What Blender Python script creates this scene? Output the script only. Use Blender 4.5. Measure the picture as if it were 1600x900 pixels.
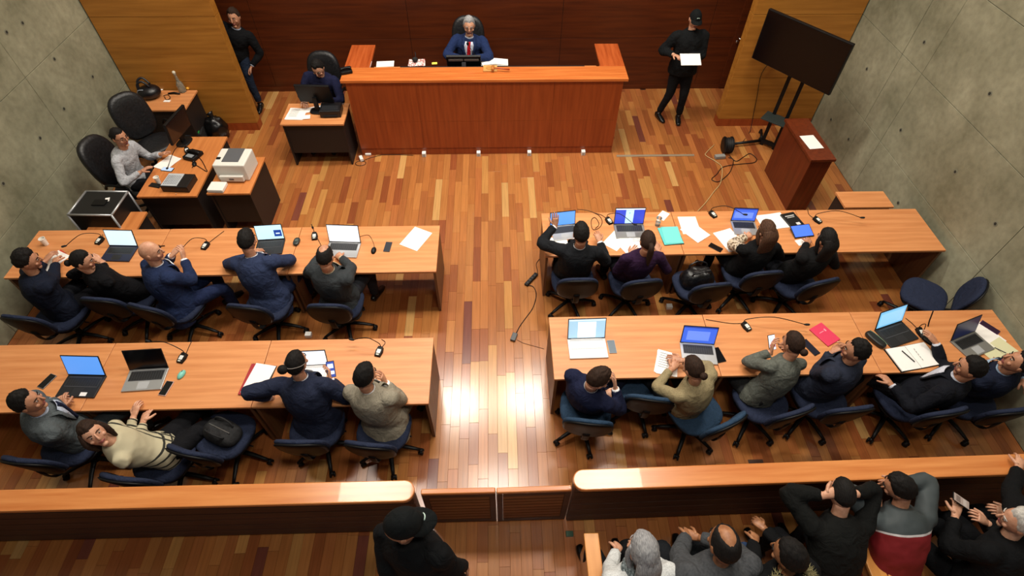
import bpy, math, random
import numpy as np
from mathutils import Vector, Matrix, noise
for o in list(bpy.data.objects): bpy.data.objects.remove(o)
S = bpy.context.scene; C = bpy.context.collection
random.seed(7)
V = Vector; PI = math.pi; rad = math.radians
# ------------------------------------------------------------------ camera
CAM_H = 5.3; F_PX = 859.17; YAW, PITCH, ROLL = .0371, .8713, .0126
fw = V((math.sin(YAW)*math.cos(PITCH), math.cos(YAW)*math.cos(PITCH), -math.sin(PITCH)))
rt = V((math.cos(YAW), -math.sin(YAW), 0)); up = rt.cross(fw)
rt2 = rt*math.cos(ROLL)+up*math.sin(ROLL); up2 = rt2.cross(fw)
cd = bpy.data.cameras.new('camera'); cam = bpy.data.objects.new('camera', cd); C.objects.link(cam)
cam.matrix_world = Matrix(((rt2.x, up2.x, -fw.x, 0), (rt2.y, up2.y, -fw.y, 0), (rt2.z, up2.z, -fw.z, CAM_H), (0, 0, 0, 1)))
cd.sensor_width = 36; cd.lens = 36*F_PX/1600; cd.clip_end = 100
S.camera = cam
def ray(u, v): return rt2*((u-800)/F_PX) - up2*((v-450)/F_PX) + fw
def at(u, v, z=0.0):
    r = ray(u, v); t = (z-CAM_H)/r.z
    return V((r.x*t, r.y*t, z))
def at_y(u, v, y):
    r = ray(u, v); t = y/r.y
    return V((r.x*t, y, CAM_H+r.z*t))
# ------------------------------------------------------------------ world, lights, exposure
S.view_settings.view_transform = 'Standard'; S.view_settings.look = 'None'
S.view_settings.gamma = 1; S.view_settings.use_curve_mapping = False
S.view_settings.exposure = 0.0
w = bpy.data.worlds.new('world'); S.world = w; w.use_nodes = True
w.node_tree.nodes['Background'].inputs[0].default_value = (.75, .85, 1, 1)
w.node_tree.nodes['Background'].inputs[1].default_value = .12
CEIL = 7.6
LAMPS = [(-1.1, 6.9, 1.0, .5, 125, 'ceiling panel light before the bench, left'), (.75, 7.0, 1.0, .5, 125, 'ceiling panel light before the bench, right'), (2.1, 4.1, 1.4, .6, 130, 'ceiling panel light over the right rows'),
         (-2.5, 4.1, 1.4, .6, 115, 'ceiling panel light over the left rows'), (-.1, 4.6, 1.2, .6, 70, 'ceiling panel light over the middle of the aisle'),
         (3.4, 6.6, 1.2, .6, 42, 'ceiling panel light over the lectern'), (-3.6, 6.8, 1.2, .6, 42, 'ceiling panel light over the clerks\' desks'), (.6, .5, 1.6, .6, 85, 'ceiling panel light behind the gate'), (4.2, 2.6, 1.0, .6, 14, 'ceiling panel light over the public seats')]
LCOL = (1, .93, .82)
for i, (x, y, sx, sy, p, lab) in enumerate(LAMPS):
    ld = bpy.data.lights.new('panel_light', 'AREA'); ld.shape = 'RECTANGLE'; ld.size = sx; ld.size_y = sy
    ld.energy = p; ld.color = LCOL; ld.spread = rad(150)
    lo = bpy.data.objects.new('panel_light', ld); C.objects.link(lo); lo.location = (x, y, CEIL-.09)
# ------------------------------------------------------------------ materials
_m = {}
def nodes(name):
    m = bpy.data.materials.new(name); m.use_nodes = True
    nt = m.node_tree; return m, nt, nt.nodes['Principled BSDF']
def lin(c):
    if isinstance(c, str):
        c = [int(c[i:i+2], 16)/255 for i in (0, 2, 4)]
        c = [x/12.92 if x <= .04045 else ((x+.055)/1.055)**2.4 for x in c]
    return (*c, 1)
def plain(col, rough=.6, metal=0, emit=0, name=None, spec=.5, trans=0):
    k = ('p', col, rough, metal, emit, trans)
    if k in _m: return _m[k]
    m, nt, b = nodes(name or 'plain'); b.inputs['Base Color'].default_value = lin(col)
    b.inputs['Roughness'].default_value = rough; b.inputs['Metallic'].default_value = metal
    b.inputs['Specular IOR Level'].default_value = spec
    if trans: b.inputs['Transmission Weight'].default_value = trans
    if emit:
        b.inputs['Emission Color'].default_value = lin(col); b.inputs['Emission Strength'].default_value = emit
    _m[k] = m; return m
def N(nt, t, **kw):
    n = nt.nodes.new(t)
    for k, v in kw.items():
        if k in n.inputs: n.inputs[k].default_value = v
        else: setattr(n, k, v)
    return n
def noisy(c1, c2, scale=(8, 8, 8), detail=4, rough=.6, bump=0, name='noisy', metal=0, lo=.35, hi=.65, bdist=.01, spec=.5, coat=0):
    k = ('n', c1, c2, scale, detail, rough, bump, metal, lo, hi, bdist, coat)
    if k in _m: return _m[k]
    m, nt, b = nodes(name); L = nt.links.new
    tc = N(nt, 'ShaderNodeTexCoord'); mp = N(nt, 'ShaderNodeMapping'); mp.inputs['Scale'].default_value = scale
    nz = N(nt, 'ShaderNodeTexNoise', Scale=1.0, Detail=detail); cr = N(nt, 'ShaderNodeValToRGB')
    cr.color_ramp.elements[0].position = lo; cr.color_ramp.elements[1].position = hi
    cr.color_ramp.elements[0].color = lin(c1); cr.color_ramp.elements[1].color = lin(c2)
    L(tc.outputs['Object'], mp.inputs['Vector']); L(mp.outputs[0], nz.inputs['Vector']); L(nz.outputs['Fac'], cr.inputs[0])
    L(cr.outputs[0], b.inputs['Base Color'])
    b.inputs['Roughness'].default_value = rough; b.inputs['Metallic'].default_value = metal; b.inputs['Specular IOR Level'].default_value = spec
    b.inputs['Coat Weight'].default_value = coat
    if bump:
        bp = N(nt, 'ShaderNodeBump', Strength=bump, Distance=bdist); L(nz.outputs['Fac'], bp.inputs['Height']); L(bp.outputs[0], b.inputs['Normal'])
    _m[k] = m; return m
def wood(c1, c2, axis='x', rough=.35, s=1.0, coat=0, name='wood'):
    a, b = 1.6*s, 26*s
    sc = {'x': (a, b, b), 'y': (b, a, b), 'z': (b, b, a)}[axis]
    return noisy(c1, c2, sc, 5, rough, .05, name, 0, .3, .7, .002, coat=coat)
def cloth(c, c2=None, s=60, rough=.9, bump=.25):
    k = ('c', c, c2, s, rough, bump)
    if k in _m: return _m[k]
    r = lin(c)[:3]; m, nt, b = nodes('cloth'); L = nt.links.new; tc = N(nt, 'ShaderNodeTexCoord')
    n1 = N(nt, 'ShaderNodeTexNoise', Scale=float(s)*1.6, Detail=3.0); n2 = N(nt, 'ShaderNodeTexNoise', Scale=9.0, Detail=3.0, Distortion=1.2)
    cr = N(nt, 'ShaderNodeValToRGB'); cr.color_ramp.elements[0].position = .3; cr.color_ramp.elements[1].position = .7
    cr.color_ramp.elements[0].color = (*(x*.8 for x in r), 1); cr.color_ramp.elements[1].color = (*(min(1, x*1.2) for x in r), 1)
    b1 = N(nt, 'ShaderNodeBump', Strength=bump, Distance=.003); b2 = N(nt, 'ShaderNodeBump', Strength=.7, Distance=.03)
    L(tc.outputs['Object'], n1.inputs[0]); L(tc.outputs['Object'], n2.inputs[0]); L(n1.outputs[0], cr.inputs[0]); L(cr.outputs[0], b.inputs['Base Color'])
    L(n2.outputs[0], b2.inputs['Height']); L(b2.outputs[0], b1.inputs['Normal']); L(n1.outputs[0], b1.inputs['Height']); L(b1.outputs[0], b.inputs['Normal'])
    b.inputs['Roughness'].default_value = rough; b.inputs['Specular IOR Level'].default_value = .2; _m[k] = m; return m
TABLE = wood('c67e4a', 'da955e', 'x', .42, name='beech')
TABLE_Y = wood('bb6f38', 'd08448', 'y', .42, name='beech')
PANEL_DK = plain('1c1513', .55, name='dark_laminate')
SIDE_BR = wood('5e3a22', '76502f', 'z', .5, name='brown_laminate')
CHERRY = wood('883a16', 'a04a1e', 'z', .36, name='cherry_panel')
CHERRY_TOP = wood('bb6028', 'd67c3c', 'x', .28, coat=.2, name='cherry_top')
CHERRY_TOPY = wood('9c431a', 'c05f2c', 'y', .25, coat=.2, name='cherry_top')
WALLW = wood('461c09', '5e280d', 'x', .4, .8, name='wall_wood')
SCREENW = wood('9a6220', 'b57a30', 'x', .45, .7, name='screen_wood')
RAILW = wood('c07038', 'd98f52', 'x', .27, .8, coat=.15, name='rail_wood')
RAILF = wood('40210f', '562e17', 'x', .6, .8, name='rail_front_wood')
GATEF = wood('6a3c1e', '824d28', 'x', .4, .8, name='gate_wood')
PEWW = wood('c98038', 'dd9a50', 'y', .35, name='pew_wood')
LECT = wood('55200d', '6e2d13', 'z', .35, name='lectern_wood')
BLACK = plain('09090a', .5, spec=.3, name='black_plastic'); BLACKM = plain('101012', .8, name='black_matte')
GREYP = plain('55565a', .5); SILVER = plain('b4b6b8', .35, .6, name='silver'); CHROME = plain('c8c8c8', .2, 1, name='chrome')
WHITE = plain('eeece8', .5, name='white_plastic'); PAPER = plain('f6f3ee', .8, name='paper')
BLUEF = cloth('242b40'); BLUEF2 = cloth('2a3f56'); LEATHER = noisy('0d0d0f', '1b1b1e', (40, 40, 40), 3, .45, .3, 'black_leather')
# ------------------------------------------------------------------ mesh builder
class B:
    def __init__(s): s.v = []; s.f = []; s.m = []; s.T = None
    def add(s, vs, fs, mi=0):
        o = len(s.v)
        s.v += [tuple(s.T @ V(p)) if s.T else tuple(p) for p in vs]
        s.f += [tuple(i+o for i in f) for f in fs]; s.m += [mi]*len(fs)
        return s
    def box(s, c, d, mi=0, rot=None):
        x, y, z = (k/2 for k in d); R = rot or Matrix.Identity(3); c = V(c)
        vs = [c+R @ V((a*x, b*y, e*z)) for a in (-1, 1) for b in (-1, 1) for e in (-1, 1)]
        return s.add(vs, [(0, 1, 3, 2), (4, 6, 7, 5), (0, 4, 5, 1), (2, 3, 7, 6), (0, 2, 6, 4), (1, 5, 7, 3)], mi)
    def bx(s, x0, x1, y0, y1, z0, z1, mi=0):
        return s.box(((x0+x1)/2, (y0+y1)/2, (z0+z1)/2), (x1-x0, y1-y0, z1-z0), mi)
    def tube(s, pts, r, n=8, mi=0, axis=None, caps=True, sub=1):
        """loft through pts; r = list of radius or (rx, ry); axis = right vector(s) for rx"""
        pts = [V(p) for p in pts]
        if not isinstance(r, (list, tuple)): r = [r]*len(pts)
        rr = [(q, q) if not isinstance(q, (list, tuple)) else q for q in r]
        ax = None
        if axis is not None: ax = [V(a) for a in axis] if isinstance(axis, list) else [V(axis)]*len(pts)
        if sub > 1 and len(pts) > 2:
            P, Q, A = [], [], []
            k = len(pts)
            for i in range(k-1):
                p0, p1, p2, p3 = pts[max(i-1, 0)], pts[i], pts[i+1], pts[min(i+2, k-1)]
                for j in range(sub):
                    t = j/sub; t2 = t*t; t3 = t2*t
                    P.append(.5*((2*p1)+(p2-p0)*t+(2*p0-5*p1+4*p2-p3)*t2+(3*p1-p0-3*p2+p3)*t3))
                    Q.append(tuple(rr[i][q]*(1-t)+rr[i+1][q]*t for q in (0, 1)))
                    if ax: A.append(ax[i].lerp(ax[i+1], t))
            P.append(pts[-1]); Q.append(rr[-1])
            if ax: A.append(ax[-1]); ax = A
            pts, rr = P, Q
        vs = []; prev = None; k = len(pts)
        for i in range(k):
            d = (pts[min(i+1, k-1)]-pts[max(i-1, 0)])
            d = d.normalized() if d.length > 1e-9 else V((0, 0, 1))
            if ax: x = ax[i]-d*ax[i].dot(d)
            elif prev is not None: x = prev-d*prev.dot(d)
            else: x = d.orthogonal()
            if x.length < 1e-6: x = d.orthogonal()
            x.normalize(); prev = x; y = d.cross(x)
            for j in range(n):
                a = 2*PI*j/n; vs.append(pts[i]+x*(rr[i][0]*math.cos(a))+y*(rr[i][1]*math.sin(a)))
        fs = [(i*n+j, i*n+(j+1) % n, (i+1)*n+(j+1) % n, (i+1)*n+j) for i in range(k-1) for j in range(n)]
        if caps: fs += [tuple(range(n))[::-1], tuple((k-1)*n+j for j in range(n))]
        return s.add(vs, fs, mi)
    def cyl(s, c, r, h, n=16, mi=0, r2=None):
        return s.tube([V(c), V(c)+V((0, 0, h))], [r, r2 if r2 is not None else r], n, mi, axis=(1, 0, 0))
    def ball(s, c, d, nu=12, nv=8, mi=0, R=None, fn=None):
        R = R or Matrix.Identity(3); c = V(c); vs = []
        for i in range(nv+1):
            ph = PI*i/nv
            for j in range(nu):
                a = 2*PI*j/nu; u = V((math.sin(ph)*math.cos(a), math.sin(ph)*math.sin(a), math.cos(ph)))
                p = fn(u) if fn else V((u.x*d[0], u.y*d[1], u.z*d[2]))
                vs.append(c+R @ p)
        fs = [(i*nu+j, (i+1)*nu+j, (i+1)*nu+(j+1) % nu, i*nu+(j+1) % nu) for i in range(nv) for j in range(nu)]
        return s.add(vs, fs, mi)
    def pad(s, w, h, t, fn=None, n=28, e=2.8, mi=0, lay=None):
        """rounded slab in x (w) and y (h), thickness t about z=0"""
        lay = lay or [(-.5, .86), (-.32, .97), (0, 1), (.32, .97), (.5, .86)]
        vs = []
        def sp(c): return math.copysign(abs(c)**(2/e), c)
        for z, k in lay:
            for j in range(n):
                a = 2*PI*j/n; vs.append(V((sp(math.cos(a))*w/2*k, sp(math.sin(a))*h/2*k, z*t)))
        L = len(lay)
        fs = [(i*n+j, i*n+(j+1) % n, (i+1)*n+(j+1) % n, (i+1)*n+j) for i in range(L-1) for j in range(n)]
        for li, z, rev in ((0, lay[0][0], 1), (L-1, lay[-1][0], 0)):
            base = len(vs)
            for q in (.55,):
                for j in range(n): p = vs[li*n+j]; vs.append(V((p.x*q, p.y*q, p.z)))
            vs.append(V((0, 0, z*t))); cidx = len(vs)-1
            for j in range(n):
                a, b2, c2, d2 = li*n+j, li*n+(j+1) % n, base+(j+1) % n, base+j
                fs.append((a, b2, c2, d2)[::-1] if rev else (a, b2, c2, d2)); fs.append((d2, c2, cidx)[::-1] if rev else (d2, c2, cidx))
        if fn: vs = [fn(p) for p in vs]
        return s.add(vs, fs, mi)
    def build(s, name, mats, parent=None, smooth=False, bevel=0, loc=None, rz=None, auto=None):
        me = bpy.data.meshes.new(name); me.from_pydata(s.v, [], s.f)
        for m in (mats if isinstance(mats, (list, tuple)) else [mats]): me.materials.append(m)
        me.polygons.foreach_set('material_index', s.m)
        if smooth: me.polygons.foreach_set('use_smooth', [True]*len(s.f))
        me.update()
        o = bpy.data.objects.new(name, me); C.objects.link(o)
        if parent: o.parent = parent
        if loc is not None: o.location = loc
        if rz is not None: o.rotation_euler = (0, 0, rz)
        if bevel:
            md = o.modifiers.new('bevel', 'BEVEL'); md.width = bevel; md.segments = 2; md.limit_method = 'ANGLE'
        return o
def tag(o, label=None, cat=None, group=None, kind=None):
    if label: o['label'] = label
    if cat: o['category'] = cat
    if group: o['group'] = group
    if kind: o['kind'] = kind
    return o
def thing(name, loc, rz, label, cat, group=None):
    o = bpy.data.objects.new(name, None); C.objects.link(o); o.empty_display_size = .1
    o.location = loc; o.rotation_euler = (0, 0, rz); return tag(o, label, cat, group)
def copy_tree(o, parent=None, src=None):
    c = o.copy(); C.objects.link(c); c.parent = parent
    for ch in KIDS[o.name] if o.name in KIDS else [k for k in bpy.data.objects if k.parent == o]: copy_tree(ch, c)
    return c
KIDS = {}
def index(o):
    KIDS[o.name] = [k for k in bpy.data.objects if k.parent == o]
    for k in KIDS[o.name]: index(k)
# ================================================================== STRUCTURE
XL, XR, YB = -5.65, 5.3, 9.15
# floor: base slab under separate planks
fb = B().bx(XL, XR, -1.2, YB+.02, -.12, -.014)
floor = tag(fb.build('floor', plain('4a2a14', .8)), 'floor of narrow mixed-tone hardwood strips laid towards the judge', kind='structure')
m, nt, bs = nodes('plank_wood'); L = nt.links.new
at_ = N(nt, 'ShaderNodeVertexColor', layer_name='tone'); tc = N(nt, 'ShaderNodeTexCoord'); mp = N(nt, 'ShaderNodeMapping'); mp.inputs['Scale'].default_value = (45, 2.2, 10)
nz = N(nt, 'ShaderNodeTexNoise', Scale=1.0, Detail=5.0); mr = N(nt, 'ShaderNodeMapRange'); mr.inputs[1].default_value = .3; mr.inputs[2].default_value = .7; mr.inputs[3].default_value = .86; mr.inputs[4].default_value = 1.12
mx = N(nt, 'ShaderNodeVectorMath', operation='SCALE')
L(tc.outputs['Object'], mp.inputs[0]); L(mp.outputs[0], nz.inputs[0]); L(nz.outputs[0], mr.inputs[0]); L(at_.outputs[0], mx.inputs[0]); L(mr.outputs[0], mx.inputs['Scale']); L(mx.outputs[0], bs.inputs['Base Color'])
bs.inputs['Roughness'].default_value = .22; bs.inputs['Coat Weight'].default_value = .6; bs.inputs['Coat Roughness'].default_value = .19
PLANK = m
tones = [('aa6a37', 7), ('b0723d', 6), ('a06233', 6), ('96552d', 3.5), ('ba8348', 2.2), ('894a29', 1.6), ('743f31', .7), ('c3945a', .5), ('a66436', 5)]
def tone():
    t = random.choices([t for t, _ in tones], [q for _, q in tones])[0]; c = lin(t)[:3]; k = random.uniform(.9, 1.08)
    return tuple(x*k for x in c)
planks = []; W = .0985; x = XL
while x < XR-.01:
    y = -1.2-random.random()*.6
    while y < YB:
        l = random.choice([.45, .6, .75, .9, 1.1]); a, b = max(y, -1.2), min(y+l, YB)
        if b-a > .05: planks.append((x, min(x+W, XR), a, b, tone()))
        y += l
    x += W
def seen(p):
    cx, cy = (p[0]+p[1])/2, (p[2]+p[3])/2; s = (p[1]-p[0])*(p[3]-p[2])
    vis = (-.66 < cx < .5 and 1.7 < cy < 7.1) or (-3.0 < cx < 3.6 and 5.1 < cy < 7.1) or (cy < 1.55 and cy > .75 and -3.2 < cx < .75) or (1.95 < cx < 3.6 and 7.1 < cy < 9.1) or (-3.9 < cx < -3.1 and 7 < cy < 9) or (.7 < cx < 3.2 and 1.75 < cy < 2.2)
    return (1 if vis else 0)*10+s/(5.3**2+cx*cx+cy*cy)*5
planks.sort(key=seen, reverse=True)
def plank_geo(bb, p, cols):
    x0, x1, y0, y1, c = p; g = .0007; h = random.uniform(-.0003, .0003)
    e = .0008
    vs = [(x0+g, y0+g, -.014), (x1-g, y0+g, -.014), (x1-g, y1-g, -.014), (x0+g, y1-g, -.014), (x0+g, y0+g, -e+h), (x1-g, y0+g, -e+h), (x1-g, y1-g, -e+h), (x0+g, y1-g, -e+h),
          (x0+g+e, y0+g+e, h), (x1-g-e, y0+g+e, h), (x1-g-e, y1-g-e, h), (x0+g+e, y1-g-e, h)]
    bb.add(vs, [(8, 9, 10, 11)]+[(i, (i+1) % 4, 4+(i+1) % 4, 4+i) for i in range(4)]+[(4+i, 4+(i+1) % 4, 8+(i+1) % 4, 8+i) for i in range(4)])
    cols += [c]*12
def tone_attr(o, cols):
    a = o.data.color_attributes.new('tone', 'FLOAT_COLOR', 'POINT'); a.data.foreach_set('color', [q for c in cols for q in (*c, 1)])
for p in planks[:300]:
    bb = B(); cols = []; plank_geo(bb, p, cols); o = bb.build('plank', PLANK, floor); tone_attr(o, cols)
bb = B(); cols = []
for p in planks[300:]: plank_geo(bb, p, cols)
o = bb.build('plank_field', PLANK, floor); tone_attr(o, cols); o['kind'] = 'stuff'
# concrete walls made of cast panels
def concrete():
    m, nt, b = nodes('concrete'); L = nt.links.new
    tc = N(nt, 'ShaderNodeTexCoord'); n1 = N(nt, 'ShaderNodeTexNoise', Scale=1.1, Detail=8.0, Roughness=.65); n2 = N(nt, 'ShaderNodeTexNoise', Scale=14.0, Detail=5.0)
    c1 = N(nt, 'ShaderNodeValToRGB'); c1.color_ramp.elements[0].position = .32; c1.color_ramp.elements[1].position = .68
    c1.color_ramp.elements[0].color = lin('77765e'); c1.color_ramp.elements[1].color = lin('a8a68c')
    c2 = N(nt, 'ShaderNodeValToRGB'); c2.color_ramp.elements[0].position = .3; c2.color_ramp.elements[1].position = .6
    c2.color_ramp.elements[0].color = (.82, .82, .82, 1); c2.color_ramp.elements[1].color = (1, 1, 1, 1)
    mx = N(nt, 'ShaderNodeMix', data_type='RGBA', blend_type='MULTIPLY'); mx.inputs[0].default_value = 1
    for t in (tc,): L(t.outputs['Object'], n1.inputs[0]); L(t.outputs['Object'], n2.inputs[0])
    L(n1.outputs[0], c1.inputs[0]); L(n2.outputs[0], c2.inputs[0]); L(c1.outputs[0], mx.inputs[6]); L(c2.outputs[0], mx.inputs[7]); L(mx.outputs[2], b.inputs['Base Color'])
    bp = N(nt, 'ShaderNodeBump', Strength=.25, Distance=.01); L(n2.outputs[0], bp.inputs['Height']); L(bp.outputs[0], b.inputs['Normal'])
    b.inputs['Roughness'].default_value = .75; return m
CONC = concrete(); CONC_DK = plain('4e4d40', .9, name='concrete_joint')
def conc_wall(name, x, sgn, cols, rows, holes, label):
    o = tag(B().bx(min(x+sgn*.012, x+sgn*.2), max(x+sgn*.012, x+sgn*.2), -1.2, YB+.2, -.1, CEIL).build(name, CONC_DK), label, kind='structure')
    for y0, y1 in zip(cols, cols[1:]):
        for z0, z1 in zip(rows, rows[1:]):
            g = .003
            t = random.uniform(-.0015, .0015)
            bb = B().bx(*sorted((x+t, x+sgn*.02)), y0+g, y1-g, z0+g, z1-g)
            bb.build('cast_panel', CONC, o, bevel=.003)
    for (y, z) in holes:
        bb = B(); bb.tube([(x-sgn*.004, y, z), (x+sgn*.004, y, z)], [.028, .028], 14, 0); bb.tube([(x-sgn*.005, y, z), (x+sgn*.0, y, z)], [.017, .017], 12, 1)
        bb.build('tie_hole', [plain('7a7967', .8), plain('2e2d26', .9)], o)
    return o
rows = [0, .83, 1.82, 2.81, 3.8, 5.0, 6.2, CEIL]
conc_wall('wall_right', XR, 1, [-1.2, .55, 1.05, 3.9, 6.3, 6.8, YB], rows, [(5.25, 2.17), (4.98, 1.34), (6.08, 1.16), (4.15, 1.3), (6.55, 2.1), (7.3, 1.35), (3.5, .55), (5.4, .5), (6.9, .45), (3.2, 1.3), (7.5, .4), (5.0, 2.6)], 'cast concrete wall with joints and tie holes on the right')
conc_wall('wall_left', XL, -1, [-1.2, 1.4, 3.9, 6.35, YB], rows, [(6.82, 2.26), (6.52, 2.29), (7.39, 1.26), (6.58, 1.26), (5.96, 1.24), (5.12, 1.21), (6.94, 1.75), (4.6, .6)], 'stained cast concrete wall on the left')
# back wall of dark wood panels
bw = tag(B().bx(XL, XR, YB+.012, YB+.2, -.1, CEIL).build('wall_back', plain('1d0b04', .7)), 'dark reddish wood panelled wall behind the judge', kind='structure')
zs = [.085, .93, 1.84, 2.8, 3.8, 5.2, CEIL]; xs = [XL, -3.9, -1.41, 1.11, 3.6, XR]
for a, b in zip(xs, xs[1:]):
    for c, d in zip(zs, zs[1:]):
        B().bx(a+.003, b-.003, YB, YB+.02, c+.003, d-.003).build('wood_panel', WALLW, bw, bevel=.002)
tag(B().bx(XL, XR, YB-.012, YB+.01, 0, .085).build('baseboard_back', WALLW), 'dark wood baseboard of the back wall', kind='structure')
# light wood screen walls left and right
for nm, a, b, lab in (('wall_screen_left', XL+.02, -3.9, 'light wood panelled screen wall on the left'), ('wall_screen_right', 3.7, XR-.02, 'light wood panelled screen wall behind the television')):
    o = tag(B().bx(a+.01, b-.01, 7.97, 8.09, .0, CEIL).build(nm, plain('5a3412', .7)), lab, kind='structure')
    zz = [.13, .86, 1.83, 2.8, 3.8, 5.2, CEIL]
    for c, d in zip(zz, zz[1:]):
        B().bx(a, b, 7.95, 8.11, c+.003, d-.003).build('wood_panel', SCREENW, o, bevel=.002)
    B().bx(a, b, 7.945, 8.12, .0, .127).build('plinth', CHERRY, o)
d = tag(B().bx(4.05, 4.95, YB-.03, YB-.002, .02, 2.1).build('door_1', WALLW), 'flush dark wood door beside the right screen wall', kind='structure')
bb = B(); p = at_y(1154, 58, 9.1); bb.tube([p+V((0, 0, 0)), p+V((0, -.06, 0)), p+V((.1, -.06, 0))], .011, 8); bb.ball(p+V((0, .0, -.08)), (.022, .012, .022)); bb.build('door_handle', CHROME, d, True)
tag(B().bx(XL, XR, -1.2, YB, CEIL, CEIL+.1).build('ceiling', plain('a8a49c', .9)), 'plain ceiling high above the courtroom', kind='structure')
for i, (x, y, sx, sy, p, lab) in enumerate(LAMPS):
    t = thing('ceiling_light', (x, y, CEIL), 0, lab, 'light', 'ceiling panel lights')
    B().bx(-sx/2-.05, sx/2+.05, -sy/2-.05, sy/2+.05, -.06, 0).build('frame', WHITE, t)
    B().bx(-sx/2, sx/2, -sy/2, sy/2, -.075, -.061).build('diffuser', plain('fff4e0', .5, emit=4.0, name='diffuser'), t)
# ================================================================== FURNITURE
def table(x0, x1, y0, y1, label, group, lmat=SIDE_BR, rmat=SIDE_BR, z=.74, modesty='back'):
    cx, cy = (x0+x1)/2, (y0+y1)/2; t = thing('table', (cx, cy, 0), 0, label, 'table', group)
    w, d = (x1-x0)/2-.003, (y1-y0)/2
    B().bx(-w, w, -d, d, z-.028, z).build('tabletop', TABLE, t, bevel=.003)
    B().bx(-w+.01, -w+.038, -d+.02, d-.01, 0, z-.029).build('side_panel', lmat, t)
    B().bx(w-.038, w-.01, -d+.02, d-.01, 0, z-.029).build('side_panel', rmat, t)
    B().bx(-w+.04, w-.04, d-.14, d-.12, .3, z-.03).build('modesty_panel', SIDE_BR, t)
    B().bx(-w+.04, w-.04, -d+.05, -d+.075, z-.07, z-.03).build('apron', PANEL_DK, t)
    return t
def trow(xs, y0, y1, names, group):
    for a, b, nm in zip(xs, xs[1:], names): table(a, b, y0, y1, nm, group)
trow([-5.40, -3.87, -2.33, -.69], 4.09, 4.83, ['beech-topped table at the left wall end of the upper left row, under the paper cup', 'beech-topped table of the upper left row under the bald man\'s elbows', 'beech-topped table at the aisle end of the upper left row, with the loose paper sheet'], 'tables of the upper left row')
trow([-5.40, -3.81, -2.28, -.66], 2.46, 3.20, ['beech-topped table at the left wall end of the lower left row, under the black laptop', 'beech-topped table of the lower left row under the turquoise mouse', 'beech-topped table at the aisle end of the lower left row, shining under the lamps'], 'tables of the lower left row')
trow([.53, 2.13, 3.68, 5.20], 4.30, 5.02, ['beech-topped table at the aisle end of the upper right row, under the teal folder', 'beech-topped table of the upper right row under the tablet', 'bare beech-topped table at the wall end of the upper right row'], 'tables of the upper right row')
trow([.51, 2.12, 3.68, 5.22], 2.69, 3.43, ['beech-topped table at the aisle end of the lower right row, under the white laptop', 'beech-topped table of the lower right row under the pink folder', 'beech-topped table at the wall end of the lower right row, under the open notebook'], 'tables of the lower right row')
def desk(x0, x1, y0, y1, label, z=.74, rot=0, front=True, top=TABLE):
    cx, cy = (x0+x1)/2, (y0+y1)/2; t = thing('desk', (cx, cy, 0), rot, label, 'desk')
    w, d = (x1-x0)/2, (y1-y0)/2
    B().bx(-w, w, -d, d, z-.028, z).build('desktop', top, t, bevel=.003)
    B().bx(-w+.02, -w+.045, -d+.03, d-.02, 0, z-.029).build('side_panel', PANEL_DK, t)
    B().bx(w-.045, w-.02, -d+.03, d-.02, 0, z-.029).build('side_panel', PANEL_DK, t)
    if front: B().bx(-w+.046, w-.046, -d+.04, -d+.06, .22, z-.03).build('modesty_panel', PANEL_DK, t)
    return t
desk(-3.11, -2.2, 6.97, 7.52, 'small desk with black front panel beside the left end of the judge\'s bench')
desk(-4.51, -3.77, 5.42, 6.69, 'long beech-topped desk with black panels in front of the woman in pale grey', top=TABLE_Y)
desk(-3.66, -3.12, 5.46, 6.21, 'beech-topped desk with black sides that carries the white printer', top=TABLE_Y)
desk(-5.33, -4.6, 7.37, 7.92, 'small beech-topped corner desk under the black helmet')
desk(-5.0, -4.4, 4.92, 5.3, 'low side table half hidden behind the black flight case', z=.6, top=TABLE_Y)
desk(4.33, 4.95, 5.06, 5.36, 'small beech-topped table between the lectern and the upper right row')
# judge's bench
t = thing('judge_bench', (-.14, 7.2, 0), 0, 'wide cherry wood judge\'s bench with raised top and side arms', 'bench')
X0, X1 = -2.03, 2.02
for i in range(4):
    a = X0+.06+(X1-X0-.12)*i/4; b = X0+.06+(X1-X0-.12)*(i+1)/4
    for c, d in ((.13, .60), (.60, 1.235)):
        B().bx(a+.001, b-.001, 0.03, .055, c+.001, d-.001).build('front_panel', CHERRY, t)
B().bx(X0+.06, X1-.06, .045, .07, 0, .128).build('plinth', CHERRY, t)
for s, a in ((-1, X0+.06), (1, X1-.09)): B().bx(a, a+.03, .056, 1.0, 0, 1.235).build('side_panel', CHERRY, t)
B().bx(X0, X1, 0, .36, 1.236, 1.28).build('top', CHERRY_TOP, t, bevel=.006)
for a in (X0, X1-.36): B().bx(a, a+.36, .361, 1.04, 1.236, 1.28).build('arm_top', CHERRY_TOPY, t, bevel=.006)
B().bx(X0+.36, X1-.36, .2, .66, 1.1, 1.13).build('inner_desktop', TABLE, t, bevel=.004)
B().bx(X0+.38, X1-.38, .36, .39, .35, 1.235).build('inner_panel', CHERRY, t)
p = B().bx(-1.85, 1.72, 7.62, 9.12, .0, .35).build('trim_1', RAILF); tag(p, 'raised wooden platform behind the judge\'s bench', kind='structure')
bm = tag(B().bx(-1.42, 1.34, 7.6, 7.855, 1.1305, 1.136).build('desk_mat', BLACKM, bevel=.002), 'long black mat lying on the judge\'s inner desktop', 'mat')
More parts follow.
